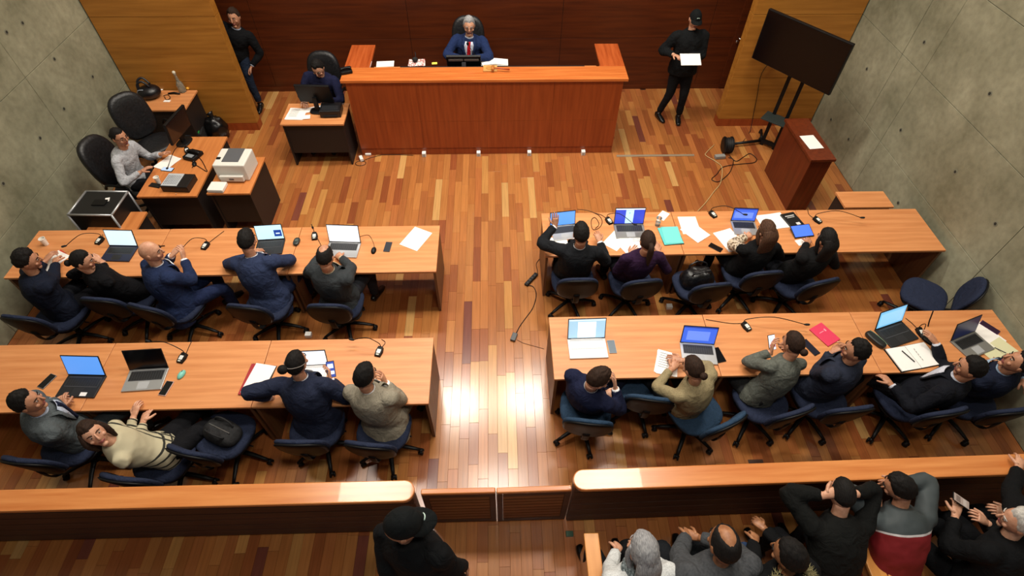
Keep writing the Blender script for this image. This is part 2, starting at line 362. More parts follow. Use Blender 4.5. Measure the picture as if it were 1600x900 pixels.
# rail (bar) with slatted fronts
def cap(bb, x0, x1, y0, y1, z0, z1, rl, rr_):
    pts = []; cy = (y0+y1)/2; r = (y1-y0)/2; n = 10
    if rr_: pts += [(x1-r+r*math.sin(PI*i/n), cy-r*math.cos(PI*i/n)) for i in range(n+1)]
    else: pts += [(x1, y0), (x1, y1)]
    if rl: pts += [(x0+r-r*math.sin(PI*i/n), cy+r*math.cos(PI*i/n)) for i in range(n+1)]
    else: pts += [(x0, y1), (x0, y0)]
    k = len(pts); vs = [(*p, z0) for p in pts]+[(*p, z1) for p in pts]
    bb.add(vs, [tuple(range(k))[::-1], tuple(range(k, 2*k))]+[(i, (i+1) % k, k+(i+1) % k, k+i) for i in range(k)])
def rail(x0, x1, label, rl, rr_, yf=1.56, skew=0):
    t = thing('courtroom_rail', (0, yf, 0), skew, label, 'railing')
    bb = B(); cap(bb, x0, x1, -.05, .12, .905, .95, rl, rr_); bb.build('cap_rail', RAILW, t, bevel=.008)
    a, b = (x0+.02 if rl else x0), (x1-.02 if rr_ else x1)
    B().bx(a, b, .03, .07, 0, .904).build('core', RAILF, t)
    n = 6; h = .86/n
    for i in range(n): B().bx(a, b, .006, .031, .025+i*h+.006, .025+(i+1)*h-.006).build('slat', RAILF, t, bevel=.003)
    B().bx(a, b, .071, .085, .04, .89).build('rear_panel', RAILF, t)
    return t
rail(XL+.03, -.69, 'long wooden courtroom rail with rounded end left of the gate', False, True, 1.555)
rail(.57, XR-.03, 'long wooden courtroom rail with rounded end right of the gate', True, False, 1.60, .012)
for x0, x1, lab in ((-.665, -.055, 'left leaf of the low slatted wooden gate in the rail'), (-.045, .575, 'right leaf of the low slatted wooden gate in the rail')):
    t = thing('gate_leaf', ((x0+x1)/2, 1.62, 0), .01 if x0 > -.1 else 0, lab, 'gate'); w = (x1-x0)/2
    B().bx(-w, w, 0, .045, .735, .775).build('cap_rail', RAILW, t, bevel=.008)
    for s in (-1, 1): B().bx(s*w-(.05 if s > 0 else 0), s*w+(.05 if s < 0 else 0), .005, .04, .03, .734).build('stile', RAILF, t)
    for z in (.03, .66): B().bx(-w+.051, w-.051, .006, .039, z, z+.073).build('cross_rail', RAILF, t)
    B().bx(-w+.051, w-.051, .026, .036, .104, .659).build('gap_shade_backing', plain('1c0e07', .8), t)  # dark sheet added behind the slats, shade of the gaps as colour
    for i in range(8):
        B().box((0, .016, .136+i*.07), (2*w-.104, .018, .046), rot=Matrix.Rotation(rad(-8), 3, 'X')).build('slat', GATEF, t, bevel=.003)
bb = B().bx(-.052, -.047, 1.64, 1.65, .03, .73); tag(bb.build('gate_gap_light', plain('e8e0d0', .5)), 'thin pale strip painted for the bright gap between the two gate leaves', 'strip')  # bright gap between the leaves, its light put into a pale strip
tag(B().box((.61, 1.5, .012), (.07, .05, .024)).build('door_stop', plain('3d5a48', .3, .3), bevel=.005), 'small greenish floor stop at the foot of the right rail', 'door stop')
# pews
def pew_end(px, label, y0=-.1, y1=1.08, z=.62):
    t = thing('pew', (px, .5, 0), 0, label, 'pew')
    B().bx(-.035, .035, y0-.5, y1-.5, .02, z-.03).build('end_panel', PEWW, t)
    B().bx(-.06, .06, y0-.52, y1-.48, z-.03, z).build('arm_cap', PEWW, t, bevel=.006)
    return t
e1 = at(925, 845, .62); pw = pew_end(e1.x, 'pale wooden pew at the aisle, seating the grey-haired woman', y1=e1.y+.04)
B().bx(.036, 1.85, -.75, .0, .4, .44).build('seat', PEWW, pw, bevel=.01)
B().bx(.036, 1.85, -.8, -.76, .44, .85).build('backrest', PEWW, pw)
e2 = at(1352, 845, .78); pw2 = pew_end(e2.x, 'wooden pew end beside the man in black with raised arms', y1=e2.y+.08, z=.78)
B().bx(-.36, -.036, -.75, -.1, .4, .44).build('seat', PEWW, pw2)
e3 = at(1384, 860, .78); pw3 = pew_end(e3.x, 'wooden pew at the right, seating the man in the red jacket', y1=e3.y+.06, z=.78)
B().bx(.036, XR-e3.x-.3, -.75, -.02, .4, .44).build('seat', PEWW, pw3, bevel=.01)
B().bx(.036, XR-e3.x-.3, -.8, -.76, .44, .85).build('backrest', PEWW, pw3)
# lectern: a tall block turned a little
t = thing('lectern', (4.28, 6.29, 0), rad(1), 'tall reddish wood lectern beside the concrete wall, paper on top', 'lectern')
B().bx(-.115, .115, -.45, -.43, 0, .86).build('front_panel', LECT, t)
for s in (-1, 1): B().bx(s*.13-.014, s*.13+.014, -.455, .46, 0, .86).build('side_panel', LECT, t)
B().bx(-.115, .115, .43, .45, 0, .86).build('rear_panel', LECT, t)
B().bx(-.17, .17, -.48, .48, .862, .9).build('top', LECT, t, bevel=.004)
p = at(1268, 222, .902); tag(B().bx(-.1, .1, -.15, .15, 0, .002).build('paper_sheet', PAPER, loc=p, rz=rad(6)), 'printed sheet of paper on the wooden lectern', 'paper')
# ---------------------------------------------------------------- chairs
def star_base(t, yaw=0, s=1, mat=BLACK):
    B().cyl((0, 0, .09), .03*s, .12, 12).cyl((0, 0, .2), .018, .2, 10).build('gas_lift', mat, t, True)
    for k in range(5):
        a = 2*PI*k/5+yaw; d = V((math.sin(a), math.cos(a), 0)); q = V((d.y, -d.x, 0))
        bb = B().tube([d*.02+V((0, 0, .13)), d*.16+V((0, 0, .115)), d*.30*s+V((0, 0, .078))], [(.026, .02), (.022, .017), (.016, .012)], 8, axis=q, sub=2)
        leg = bb.build('leg', mat, t, True)
        c = d*.3*s+V((0, 0, .03)); bb = B()
        for e in (-1, 1): bb.tube([c+q*(e*.012), c+q*(e*.026)], [.029, .027], 12, axis=d)
        bb.ball(c+V((0, 0, .022)), (.022, .022, .02), 8, 6); bb.build('castor', BLACK, leg, True)
def task_chair(fab):
    t = thing('office_chair', (0, 0, 0), 0, 'x', 'chair')
    B().pad(.50, .47, .075, lambda p: V((p.x, p.y+.01, p.z+.46-.06*max(0, p.y-.12)+.02*(abs(p.x)/.25)**2))).build('seat', fab, t, True)
    B().pad(.46, .43, .03, lambda p: V((p.x, p.y+.01, p.z+.412))).build('seat_shell', BLACK, t, True)
    def bk(off):
        def f(p):
            y = p.y; z = .71+y*.98; yy = -.25-.2*(y+.2)-.02+off-p.z*1.0-.35*p.x*p.x*-1.6
            return V((p.x, yy, z))
        return f
    B().pad(.46, .42, .05, bk(0), e=2.6).build('backrest', fab, t, True)
    B().pad(.455, .415, .022, bk(-.032), e=2.6, lay=[(-.5, .96), (0, 1), (.5, .9)]).build('back_shell', BLACK, t, True)
    B().tube([(0, .02, .4), (0, -.2, .39), (0, -.31, .45), (0, -.335, .62)], [(.035, .008)]*4, 8, axis=(1, 0, 0), sub=3).build('back_bar', BLACK, t, True)
    B().box((0, 0, .39), (.2, .16, .035)).tube([(.05, 0, .385), (.25, .0, .375)], .007, 6).build('mechanism', BLACK, t)
    star_base(t, .3); return t
def exec_chair():
    t = thing('executive_chair', (0, 0, 0), 0, 'x', 'chair')
    B().pad(.54, .52, .11, lambda p: V((p.x, p.y, p.z+.46))).build('seat', LEATHER, t, True)
    B().pad(.52, .66, .10, lambda p: V((p.x, -.24-.16*(p.y+.3)-p.z+.5*p.x*p.x-.04, .82+p.y))).build('backrest', LEATHER, t, True)
    for s in (-1, 1):
        B().tube([(s*.27, .12, .46), (s*.31, .14, .6), (s*.31, .12, .68), (s*.31, -.12, .68), (s*.29, -.2, .6)], [.018]*5, 8, sub=3).build('armrest', BLACK, t, True)
    B().box((0, -.2, .45), (.1, .2, .03)).box((0, 0, .385), (.22, .2, .04)).build('mechanism', BLACK, t)
    star_base(t, .2); return t
proto = {'blue': task_chair(BLUEF), 'bright': task_chair(BLUEF2), 'exec': exec_chair()}
for o in proto.values(): index(o)
used = set(); CH = {}
def chair(key, px, yaw, label, group=None, kind='blue', top=.9, z0=0, loc=None):
    src = proto[kind]
    if kind not in used: used.add(kind); o = src
    else: o = copy_tree(src)
    a = rad(yaw); f = V((-math.sin(a), math.cos(a), 0))
    o.location = (V(loc) if loc else at(px[0], px[1], top)+f*.31).xy.to_3d()+V((0, 0, z0))
    o.rotation_euler = (0, 0, a); o['label'] = label; o['category'] = 'chair'
    if group: o['group'] = group
    elif 'group' in o: del o['group']
    CH[key] = (o.location.copy(), yaw); return o
G = 'office chairs at the '
chair('A1', (25, 490), -8, 'blue office chair at the left wall under the man in dark navy', G+'upper left row')
chair('A2', (150, 462), -6, 'blue office chair under the woman in black, upper left row', G+'upper left row')
chair('A3', (222, 474), -16, 'blue office chair turned right under the bald man', G+'upper left row')
chair('A4', (380, 473), -8, 'blue office chair behind the man leaning on his forearms at the dark laptop', G+'upper left row')
chair('A5', (508, 472), -2, 'blue office chair nearest the aisle in the upper left row, under the balding man', G+'upper left row')
chair('B1', (30, 712), -8, 'blue office chair under the man in a grey suit at the left edge', G+'lower left row')
chair('B2', (185, 740), -10, 'blue office chair under the woman in the striped cream sweater', G+'lower left row')
chair('B3', (288, 698), -16, 'empty blue office chair turned right with a black bag on its seat', G+'lower left row')
chair('B4', (462, 684), -2, 'blue office chair under the man with the hair bun', G+'lower left row')
chair('B5', (572, 688), -8, 'blue office chair nearest the aisle in the lower left row, under the beige-grey suit', G+'lower left row')
chair('C1', (905, 432), 0, 'blue office chair nearest the aisle in the upper right row', G+'upper right row')
chair('C2', (1008, 434), 6, 'blue office chair behind the woman in the purple sweater', G+'upper right row')
chair('C3', (1118, 440), 6, 'blue office chair holding the black handbag', G+'upper right row')
chair('C4', (1200, 421), 5, 'blue office chair behind the woman with the leopard print sleeve', G+'upper right row')
chair('C5', (1290, 434), 14, 'blue office chair behind the woman with long black hair', G+'upper right row')
chair('C6', (1532, 444), 52, 'empty blue office chair facing left by the concrete wall', G+'upper right row')
chair('D1', (922, 652), -8, 'blue office chair nearest the aisle in the lower right row, star base in view', G+'lower right row', 'bright')
chair('D2', (1020, 616), -10, 'empty blue office chair between the man in navy and the woman in the beige blazer', G+'lower right row', 'bright')
chair('D3', (1142, 652), 26, 'blue office chair under the woman in the beige blazer', G+'lower right row', 'bright')
chair('D4', (1248, 636), 18, 'blue office chair under the person in the grey knit sweater', G+'lower right row')
chair('D5', (1338, 632), 6, 'blue office chair behind the man in dark slate suit near the pink folder', G+'lower right row')
chair('D6', (1488, 636), 10, 'blue office chair behind the man in black who reaches for the microphone', G+'lower right row')
chair('D7', (1592, 634), 6, 'blue office chair at the right edge behind the man with the light blue collar', G+'lower right row')
chair('E1', None, -100, 'black high-backed chair under the woman in pale grey', 'high-backed black chairs', 'exec', loc=(-4.85, 6.0, 0))
chair('E1b', None, -128, 'empty black high-backed chair against the left concrete wall', 'high-backed black chairs', 'exec', loc=(-4.95, 6.9, 0))
chair('E2', None, 178, 'black high-backed chair of the clerk beside the bench', 'high-backed black chairs', 'exec', loc=(-2.7, 7.95, 0))
chair('J', None, 180, 'black high-backed chair of the judge', 'high-backed black chairs', 'exec', loc=(-.42, 8.35, 0), z0=.35)
# ================================================================== PEOPLE
def ydir(a): a = rad(a); return V((-math.sin(a), math.cos(a), 0))
def xdir(a): a = rad(a); return V((math.cos(a), math.sin(a), 0))
def ik(S_, W_, a, b, hint):
    d = W_-S_; L_ = min(d.length, (a+b)*.985); d = d.normalized(); L_ = max(L_, abs(a-b)+.02)
    q = (a*a-b*b+L_*L_)/(2*L_); h = math.sqrt(max(a*a-q*q, 0)); p = hint-d*hint.dot(d)
    p = p.normalized() if p.length > 1e-4 else d.orthogonal().normalized()
    return S_+d*q+p*h, S_+d*L_
SKIN = {k: noisy(a, b, (30, 30, 30), 3, .5, .05, 'skin') for k, (a, b) in dict(l=('c48d70', 'd8a587'), m=('b07a5c', 'c68f70'), t=('93603f', 'ad7853')).items()}
LIP = plain('94504a', .5); EYEW = plain('a89c92', .4); IRIS = plain('1d120c', .2)
HAIRC = {'black': ('0b0908', '1a1614'), 'brown': ('20140d', '38251a'), 'lbrown': ('36231a', '5a3e2b'), 'grey': ('77777a', 'a9a9aa'), 'white': ('a8a49e', 'd6d2cb'), 'dgrey': ('3c3a39', '6f6c6a')}
HAIR = {k: noisy(a, b, (170, 40, 40), 4, .75, .8, 'hair', lo=.3, hi=.7, bdist=.006, spec=.25) for k, (a, b) in HAIRC.items()}
def headfn(u):
    x, y, z = u.x*.074, u.y*.094, u.z*.118
    if u.z < 0:
        t = -u.z; x *= 1-.24*t**1.3
        if u.y < 0: y *= 1-.30*t
        else: y *= 1-.02*t
    if u.y > 0: y *= .97+.03*abs(u.z)
    return V((x, y, z))
def hairline(u):
    y = u.y
    if y < 0: return -.55+(y+1)*.45
    q = min(max((y-.02)/.5, 0), 1); return -.1+.72*q*q*(3-2*q)
def hand(bb, Wp, d, pn, side, curl=.5, sp=.10):
    """d = pointing dir, pn = palm normal (out of palm), side=+1 right hand"""
    d = d.normalized(); pn = (pn-d*pn.dot(d)).normalized(); q = d.cross(pn)*side   # q: towards the little finger
    th = -q
    bb.tube([Wp-d*.03, Wp, Wp+d*.03, Wp+d*.07, Wp+d*.095], [(.026, .020), (.028, .019), (.036, .017), (.041, .015), (.037, .011)], 10, 0, axis=q, sub=2)
    for i, (o, L_, r) in enumerate(((-.030, .072, .0095), (-.010, .080, .0098), (.011, .074, .0093), (.030, .058, .0083))):
        p = Wp+d*(.086-abs(o+.008)*.25)+q*o; dd = (d+q*o*2.2).normalized(); pts = [p]; c = 0
        for k, fr in enumerate((.45, .32, .23)):
            c += curl*(.55+.2*k+.12*i*(curl > .3)); v = dd*math.cos(c)+pn*math.sin(c); p = p+v*L_*fr; pts.append(p)
        bb.tube(pts, [r, r*.97, r*.9, r*.7], 7, 0, sub=2)
    p = Wp+d*.03+th*.024; v1 = (d*.6+th*.75+pn*.3).normalized(); v2 = (d*.85+th*.35+pn*.35*(1+curl)).normalized()
    bb.tube([p-v1*.015, p+v1*.035, p+v1*.035+v2*.03, p+v1*.035+v2*.053], [.015, .0125, .0105, .008], 7, 0, sub=2)
def person(label, pel, head, yaw, L_=None, R_=None, hyaw=None, hpitch=0, hroll=0, jacket='1d2438', trousers='15161c', shirt=None, hair='short', hc='black', skin='m', feet=None,
           stand=False, cyaw=None, fem=False, tie=None, glasses=False, beard=None, hcurl=.5, knit=False, cap_=None, name='person', shoe='0d0c0c', bulk=1.04, jmat=None, eL=None, eR=None,
           HL={}, HR={}, hood=None, scarf=None, lap=0, dist=.66, wrinkle=.022, legd=None, extra=None, hscale=1.09, pattern_sleeve=None, vneck=False):
    pel = V(pel); cyaw = yaw if cyaw is None else cyaw; hyaw = cyaw if hyaw is None else hyaw
    if len(head) == 2:       # put the head on the sight ray at body distance from the pelvis
        r = ray(*head); r = r.normalized(); o = V((0, 0, CAM_H)); b = (pel-o).dot(r); c2 = (pel-o).length_squared-dist*dist
        disc = b*b-c2; t_ = b-math.sqrt(disc) if disc > 0 else b; Hc = o+r*t_
    else: Hc = V(head)
    base = V((pel.x, pel.y, 0)) if not feet else V(((feet[0][0]+feet[1][0])/2, (feet[0][1]+feet[1][1])/2, feet[0][2] if len(feet[0]) > 2 else 0))
    t = thing(name, base, 0, label, 'person')
    T = Matrix.Translation(-base)
    def NB(): b = B(); b.T = T; return b
    hf = ydir(hyaw); hp = rad(hpitch); Fh = hf*math.cos(hp)+V((0, 0, 1))*math.sin(hp); Rh = xdir(hyaw)
    if hroll: Rh = (Rh*math.cos(rad(hroll))+V((0, 0, 1))*math.sin(rad(hroll))); Rh = (Rh-Fh*Rh.dot(Fh)).normalized()
    Uh = Rh.cross(Fh).normalized(); RH = Matrix((Rh, Fh, Uh)).transposed()
    sp = (Hc-pel).normalized(); cf = ydir(cyaw)
    nb = Hc-Uh*.10-Fh*.015-sp*.075; nb = nb.lerp(Hc-sp*.19, .4)     # base of neck
    k = .95 if fem else 1.0
    spine = nb-pel; SL = spine.length
    rp, rc = xdir(yaw), xdir(cyaw); rc = (rc-spine.normalized()*rc.dot(spine.normalized())).normalized()
    back = -(cf-spine.normalized()*cf.dot(spine.normalized())).normalized()
    def sp_at(f): return pel+spine*f+back*(.045*math.sin(PI*min(max(f, 0), 1)))*(0 if stand else 1)
    prof = [(-.22, .178, .125), (0, .175, .13), (.28, .158, .12), (.55, .174, .13), (.78, .182, .122), (.9, .15, .1), (.97, .095, .08), (1.03, .068, .066)]
    if fem: prof = [(f, a*(.97 if f < .1 else .88), b*.92) for f, a, b in prof]
    def torso(bb, inf, lo=-.3, hi=1.1, flare=0):
        P_, R2, A_ = [], [], []
        for f, a, b in prof:
            if f < lo or f > hi: continue
            P_.append(sp_at(f)); fl = flare*(1 if f < .1 else 0); R2.append(((a+inf+fl)*bulk, (b+inf+fl)*bulk)); A_.append(rp.lerp(rc, min(max(f/.7, 0), 1)))
        bb.tube(P_, R2, 18, 0, axis=A_, sub=3)
    sw = .185*k*bulk
    sh = {s: sp_at(.86)+rc*(s*sw) for s in (-1, 1)}
    wr, el, hand_d = {}, {}, {}
    for s, tgt, eh in ((-1, L_, eL), (1, R_, eR)):
        if tgt is None:
            tgt = (pel+cf*.34+rc*(s*.12)+V((0, 0, .13))) if not stand else sh[s]+rc*(s*.08)+cf*.06-V((0, 0, .52))
        elif len(tgt) == 3 and abs(tgt[0]) > 20: tgt = at(*tgt)
        tgt = V(tgt); fwdv = (tgt-sh[s]).normalized(); tw = tgt-fwdv*.05
        hint = V(eh) if eh else (rc*(s*.75)-V((0, 0, 1.0))+back*.3)
        el[s], wr[s] = ik(sh[s], tw, .29*k, .25*k, hint)
        hand_d[s] = (wr[s]-el[s]).normalized()
    def arm(bb, s, ra, end=1.0):
        P_ = [sh[s]-rc*(s*.05), sh[s], sh[s].lerp(el[s], .5), el[s], el[s].lerp(wr[s], .45*end), el[s].lerp(wr[s], end)]
        bb.tube(P_, ra, 12, 0, sub=3)
    # legs
    ft = []
    hipz = pel-V((0, 0, .03)); knees, ank, hips = {}, {}, {}
    for i, s in enumerate((-1, 1)):
        h = hipz+rp*(s*.09)
        if feet: a = V((*feet[i][:2], base.z+.09)); fy = feet[i][3] if len(feet[i]) > 3 else yaw
        else:
            ly = yaw+(legd[i] if legd else -s*8); a = V((pel.x, pel.y, 0))+ydir(ly)*.44+rp*(s*.08)+V((0, 0, base.z+.09+(pel.z > .8)*.0)); fy = ly
            if pel.z > .8: a.z = .44
        kn, a2 = ik(h, a, .43, .42, ydir(fy)+V((0, 0, 1.0 if not stand else .1))); knees[s], ank[s], hips[s] = kn, a2, h; ft.append((a2, fy))
    # ---- skin body (torso core, limbs, neck, hands and head in one mesh)
    bb = NB(); torso(bb, -.035, -.3, .93)
    for s in (-1, 1):
        arm(bb, s, [.02, .03, .026, .024, .024, .026]); bb.tube([hips[s], knees[s], ank[s]], [.055, .035, .028], 10, 0, sub=3)
        HH = HL if s < 0 else HR
        d = V(HH['d']) if 'd' in HH else hand_d[s]; pn = V(HH['n']) if 'n' in HH else V((0, 0, -1))+cf*.25
        hand(bb, wr[s], d, pn, s, HH.get('c', hcurl))
    bb.tube([nb-sp*.10, nb-sp*.0, (nb+Hc-Uh*.09-Fh*.02)/2, Hc-Uh*.06-Fh*.02], [.05*k, .056*k, .054*k, .056*k], 14, 0, sub=2)
    HS = hscale*(.96 if fem else 1.0); RS = RH.copy()
    for i in range(3):
        for j in range(3): RS[i][j] *= HS
    bb.ball(Hc, None, 28, 20, 0, RS, headfn)
    def hp_(x, y, z): return Hc+RS @ V((x, y, z))
    bb.tube([hp_(0, .086, .026), hp_(0, .098, .004), hp_(0, .107, -.018), hp_(0, .094, -.030)], [.006, .008, .0115, .007], 8, 0, axis=Rh, sub=2)
    for s in (-1, 1):
        bb.ball(hp_(s*.030, .079, .014), (.0115*HS, .0085*HS, .006*HS), 10, 8, 1, RH)
        bb.ball(hp_(s*.030, .0865, .013), (.0052*HS,)*3, 8, 6, 2, RH)
        bb.tube([hp_(s*.014, .0905, .030), hp_(s*.032, .087, .036), hp_(s*.050, .074, .030)], [.0035, .0045, .003], 6, 3, sub=2)
        bb.ball(hp_(s*.074, -.006, -.002), (.008*HS, .017*HS, .028*HS), 8, 8, 0, RH)
        bb.ball(hp_(s*.042, .066, -.022), (.02*HS, .016*HS, .018*HS), 8, 6, 0, RH)
    bb.tube([hp_(-.024, .074, -.056), hp_(0, .0865, -.053), hp_(.024, .074, -.056)], [.003, .0062, .003], 6, 4, sub=3)
    bb.tube([hp_(-.02, .073, -.063), hp_(0, .084, -.0625), hp_(.02, .073, -.063)], [.003, .0065, .003], 6, 4, sub=3)
    bb.ball(hp_(0, .066, -.094), (.024*HS, .018*HS, .018*HS), 10, 6, 0, RH)
    hm = HAIR[hc]
    bb.build('body', [SKIN[skin], EYEW, IRIS, hm, LIP], t, True)
    # ---- clothing
    jm = jmat or cloth(jacket, s=(35 if knit else 70), bump=.5 if knit else .25)
    def finish(bb, name, mat, vox, disp, it=3, label_=None):
        o = bb.build(name, mat, t, True)
        r = o.modifiers.new('remesh', 'REMESH'); r.mode = 'VOXEL'; r.voxel_size = vox; r.use_smooth_shade = True
        sm = o.modifiers.new('smooth', 'SMOOTH'); sm.factor = .5; sm.iterations = it
        if disp:
            dm = o.modifiers.new('folds', 'DISPLACE'); dm.texture = FOLD; dm.strength = disp; dm.texture_coords = 'LOCAL'; dm.mid_level = .5
        if label_: o['label'] = label_
        return o
    inf = .02 if shirt or not knit else .016
    bb = NB(); torso(bb, inf, -.3, 1.05, .012 if not fem else 0)
    slv = [.07, .074, .066, .06, .053, .044] if not fem else [.057, .061, .055, .05, .045, .039]
    for s in (-1, 1): arm(bb, s, [q*bulk for q in slv], .93)
    if lap: bb.tube([pel+back*.05, pel+back*.08-V((0, 0, .12))+rp*.0, pel+back*.08-V((0, 0, .22))], [(.21, .14), (.24, .17), (.25, .18)], 16, 0, axis=rp)
    finish(bb, 'jacket' if shirt else ('sweater' if knit else 'jacket'), jm, .017, wrinkle)
    bb = NB(); bb.tube([hipz-rp*.1+V((0, 0, .03)), hipz+rp*.1+V((0, 0, .03))], [.135, .135], 14, 0)
    for s in (-1, 1):
        bb.tube([hips[s], hips[s].lerp(knees[s], .5), knees[s], knees[s].lerp(ank[s], .5), ank[s]+(knees[s]-ank[s])*.03], [.105, .09, .073, .062, .056], 12, 0, sub=2)
    finish(bb, 'trousers', cloth(trousers), .02, .012)
    for a, fy in ft:
        f = ydir(fy); q = xdir(fy); g = V((a.x, a.y, base.z if pel.z < .8 or stand else .35))
        bb = NB(); bb.tube([g-f*.075+V((0, 0, .04)), g-f*.05+V((0, 0, .045)), g+f*.04+V((0, 0, .045)), g+f*.12+V((0, 0, .032)), g+f*.185+V((0, 0, .024))], [(.025, .03), (.038, .045), (.043, .045), (.047, .032), (.028, .022)], 12, 0, axis=q, sub=3)
        bb.tube([g+V((0, 0, .06)), g+V((0, 0, .11))], [.042, .04], 12); bb.build('shoe', plain(shoe, .3), t, True)
    if shirt:
        bb = NB(); sm_ = cloth(shirt, s=90, bump=.1)
        bb.tube([nb-sp*.035+back*-.005, nb+sp*.0, nb+sp*.025+back*-.0], [.075*k, .066*k, .061*k], 18, 0, axis=rc, caps=False)
        bb.tube([nb+sp*.024, nb-sp*.02], [.0635*k, .073*k], 18, 0, axis=rc, caps=False)
        bb.build('shirt_collar', sm_, t, True)
        for s in (-1, 1):
            B_ = NB(); B_.tube([wr[s]+(el[s]-wr[s])*.16, wr[s]+(el[s]-wr[s])*.02], [.036, .034], 12, 0); B_.build('shirt_cuff', sm_, t, True)
        # shirt front, lapel opening and tie sit on the chest surface
        def chest(f, off, x=0):
            a = 1; 
            for (f0, a0, b0), (f1, a1, b1) in zip(prof, prof[1:]):
                if f0 <= f <= f1: q = (f-f0)/(f1-f0); w_, d_ = a0+(a1-a0)*q+inf, b0+(b1-b0)*q+inf
            y_ = math.sqrt(max(.05, 1-(x/(w_*bulk))**2))*d_*bulk
            return sp_at(f)-back*(y_+off)+rc*x
        if not vneck:
            rows_ = [(.34, .006), (.5, .036), (.7, .06), (.86, .07), (.965, .055)]
            bb = NB(); vs, fs = [], []
            for f, w_ in rows_:
                for j in range(5): vs.append(chest(f, .012, -w_+2*w_*j/4))
            for i in range(len(rows_)-1):
                for j in range(4): fs.append((i*5+j, i*5+j+1, i*5+j+6, i*5+j+5))
            bb.add(vs, fs); o = bb.build('shirt_front', sm_, t, True); sd = o.modifiers.new('solid', 'SOLIDIFY'); sd.thickness = .006
            if tie:
                bb = NB(); vs, fs = [], []
                rr2 = [(.34, .006), (.38, .03), (.6, .027), (.86, .02), (.93, .022), (.975, .026)]
                for f, w_ in rr2: vs += [chest(f, .02, -w_), chest(f, .024, 0), chest(f, .02, w_)]
                for i in range(len(rr2)-1):
                    for j in range(2): fs.append((i*3+j, i*3+j+1, i*3+j+4, i*3+j+3))
                bb.add(vs, fs); o = bb.build('tie', cloth(tie, s=90, bump=.05), t, True); o['label'] = 'necktie'; sd = o.modifiers.new('solid', 'SOLIDIFY'); sd.thickness = .007
            bb = NB()
            for s in (-1, 1):
                bb.tube([chest(.38, .012, s*.026), chest(.6, .014, s*.062), chest(.8, .014, s*.09), chest(.93, .008, s*.078), nb+rc*(s*.072)+sp*.0, nb+back*.07], [(.014, .005), (.022, .006), (.026, .006), (.02, .007), (.016, .008), (.014, .008)], 8, 0, axis=rc, sub=3)
            bb.build('lapel', jm, t, True)
    elif knit or vneck:
        NB().tube([nb-sp*.04, nb-sp*.012], [(.085*k, .08*k), (.07*k, .066*k)], 18, 0, axis=rc).build('neckband', jm, t, True)
    else:
        NB().tube([nb-sp*.035, nb-sp*.0, nb+sp*.02+back*.005], [.085*k, .074*k, .071*k], 18, 0, axis=rc, caps=False).build('collar', jm, t, True)
    if pattern_sleeve:
        bb = NB(); s = -1; bb.tube([sh[s].lerp(el[s], .25), sh[s].lerp(el[s], .7), el[s], el[s].lerp(wr[s], .5), el[s].lerp(wr[s], .9)], [.06, .064, .062, .058, .05], 12, 0, sub=3)
        o = bb.build('patterned_sleeve', pattern_sleeve, t, True); o['label'] = 'leopard print sleeve'
    # ---- hair and headgear
    def shell(name, mat, f, nu=48, nv=34, mi=0):
        bb = NB(); bb.ball(Hc, None, nu, nv, 0, RS, f); return bb.build(name, mat, t, True)
    seed = sum(map(ord, label)) % 97
    def hf_(thick=.085, wav=.012, bald=0, drop=0, topk=0):
        def f(u):
            p = headfn(u); h = hairline(u)-drop+.09*noise.noise(V((u.x*9+seed, u.y*9, u.z*9))); e = min(max((u.z-h)/.26, 0), 1); e = e*e*(3-2*e)
            g = 1-.03*(1-e)+thick*e+topk*max(0, u.z)*e
            n = noise.noise(V((u.x*5+seed, u.y*5, u.z*5))) + .5*noise.noise(V((u.x*14, u.y*14+seed, u.z*14)))
            g += (wav*2.2*n+.022*noise.noise(V((u.x*26+seed, u.y*22, u.z*22))))*e
            if bald:
                q = math.hypot(u.x, (u.y+.12 if bald == 1 else u.y-.2)*.85)
                if u.z > 0: g -= (thick+.05)*min(max((.62-q)/.14, 0), 1)
            return p*g
        return f
    if hair != 'none' and cap_ is None:
        if hair == 'short': shell('hair', hm, hf_(.10, .03, topk=.06))
        elif hair == 'crop': shell('hair', hm, hf_(.045, .006))
        elif hair == 'curly': shell('hair', hm, hf_(.13, .05, topk=.06))
        elif hair == 'balding': shell('hair', hm, hf_(.07, .012, bald=1))
        elif hair == 'thin': shell('hair', hm, hf_(.06, .012, bald=2))
        elif hair in ('bun', 'ponytail', 'topbun'):
            shell('hair', hm, hf_(.07, .012, drop=.06))
            if hair == 'bun': bb = NB(); bb.ball(hp_(0, -.115, -.02), (.036, .032, .034), 14, 10, 0, RH); bb.build('hair_bun', hm, t, True)
            if hair == 'topbun': bb = NB(); bb.ball(hp_(-.045, -.115, .035), (.044, .042, .042), 14, 10, 0, RH); bb.tube([hp_(-.08, .02, .02), hp_(-.07, -.05, .035), hp_(0, -.105, .045), hp_(.07, -.05, .035), hp_(.08, .02, .02)], .004, 6, 1, sub=3); bb.build('hair_bun', [hm, plain('6b625c', .6)], t, True)
            if hair == 'ponytail':
                d_ = (V((0, 0, -1))+back*.25).normalized(); p0 = hp_(0, -.10, .0)
                NB().tube([hp_(0, -.09, .02), p0+RH @ V((0, -.03, -.01)), p0+d_*.08+back*.02, p0+d_*.17, p0+d_*.25], [.022, .03, .034, .028, .008], 12, 0, sub=3).build('ponytail', hm, t, True)
        elif hair == 'long':
            shell('hair', hm, hf_(.10, .02, drop=.1, topk=.03))
            d_ = (-spine.normalized()*.9+V((0, 0, -.35))).normalized(); p0 = hp_(0, -.05, .03)
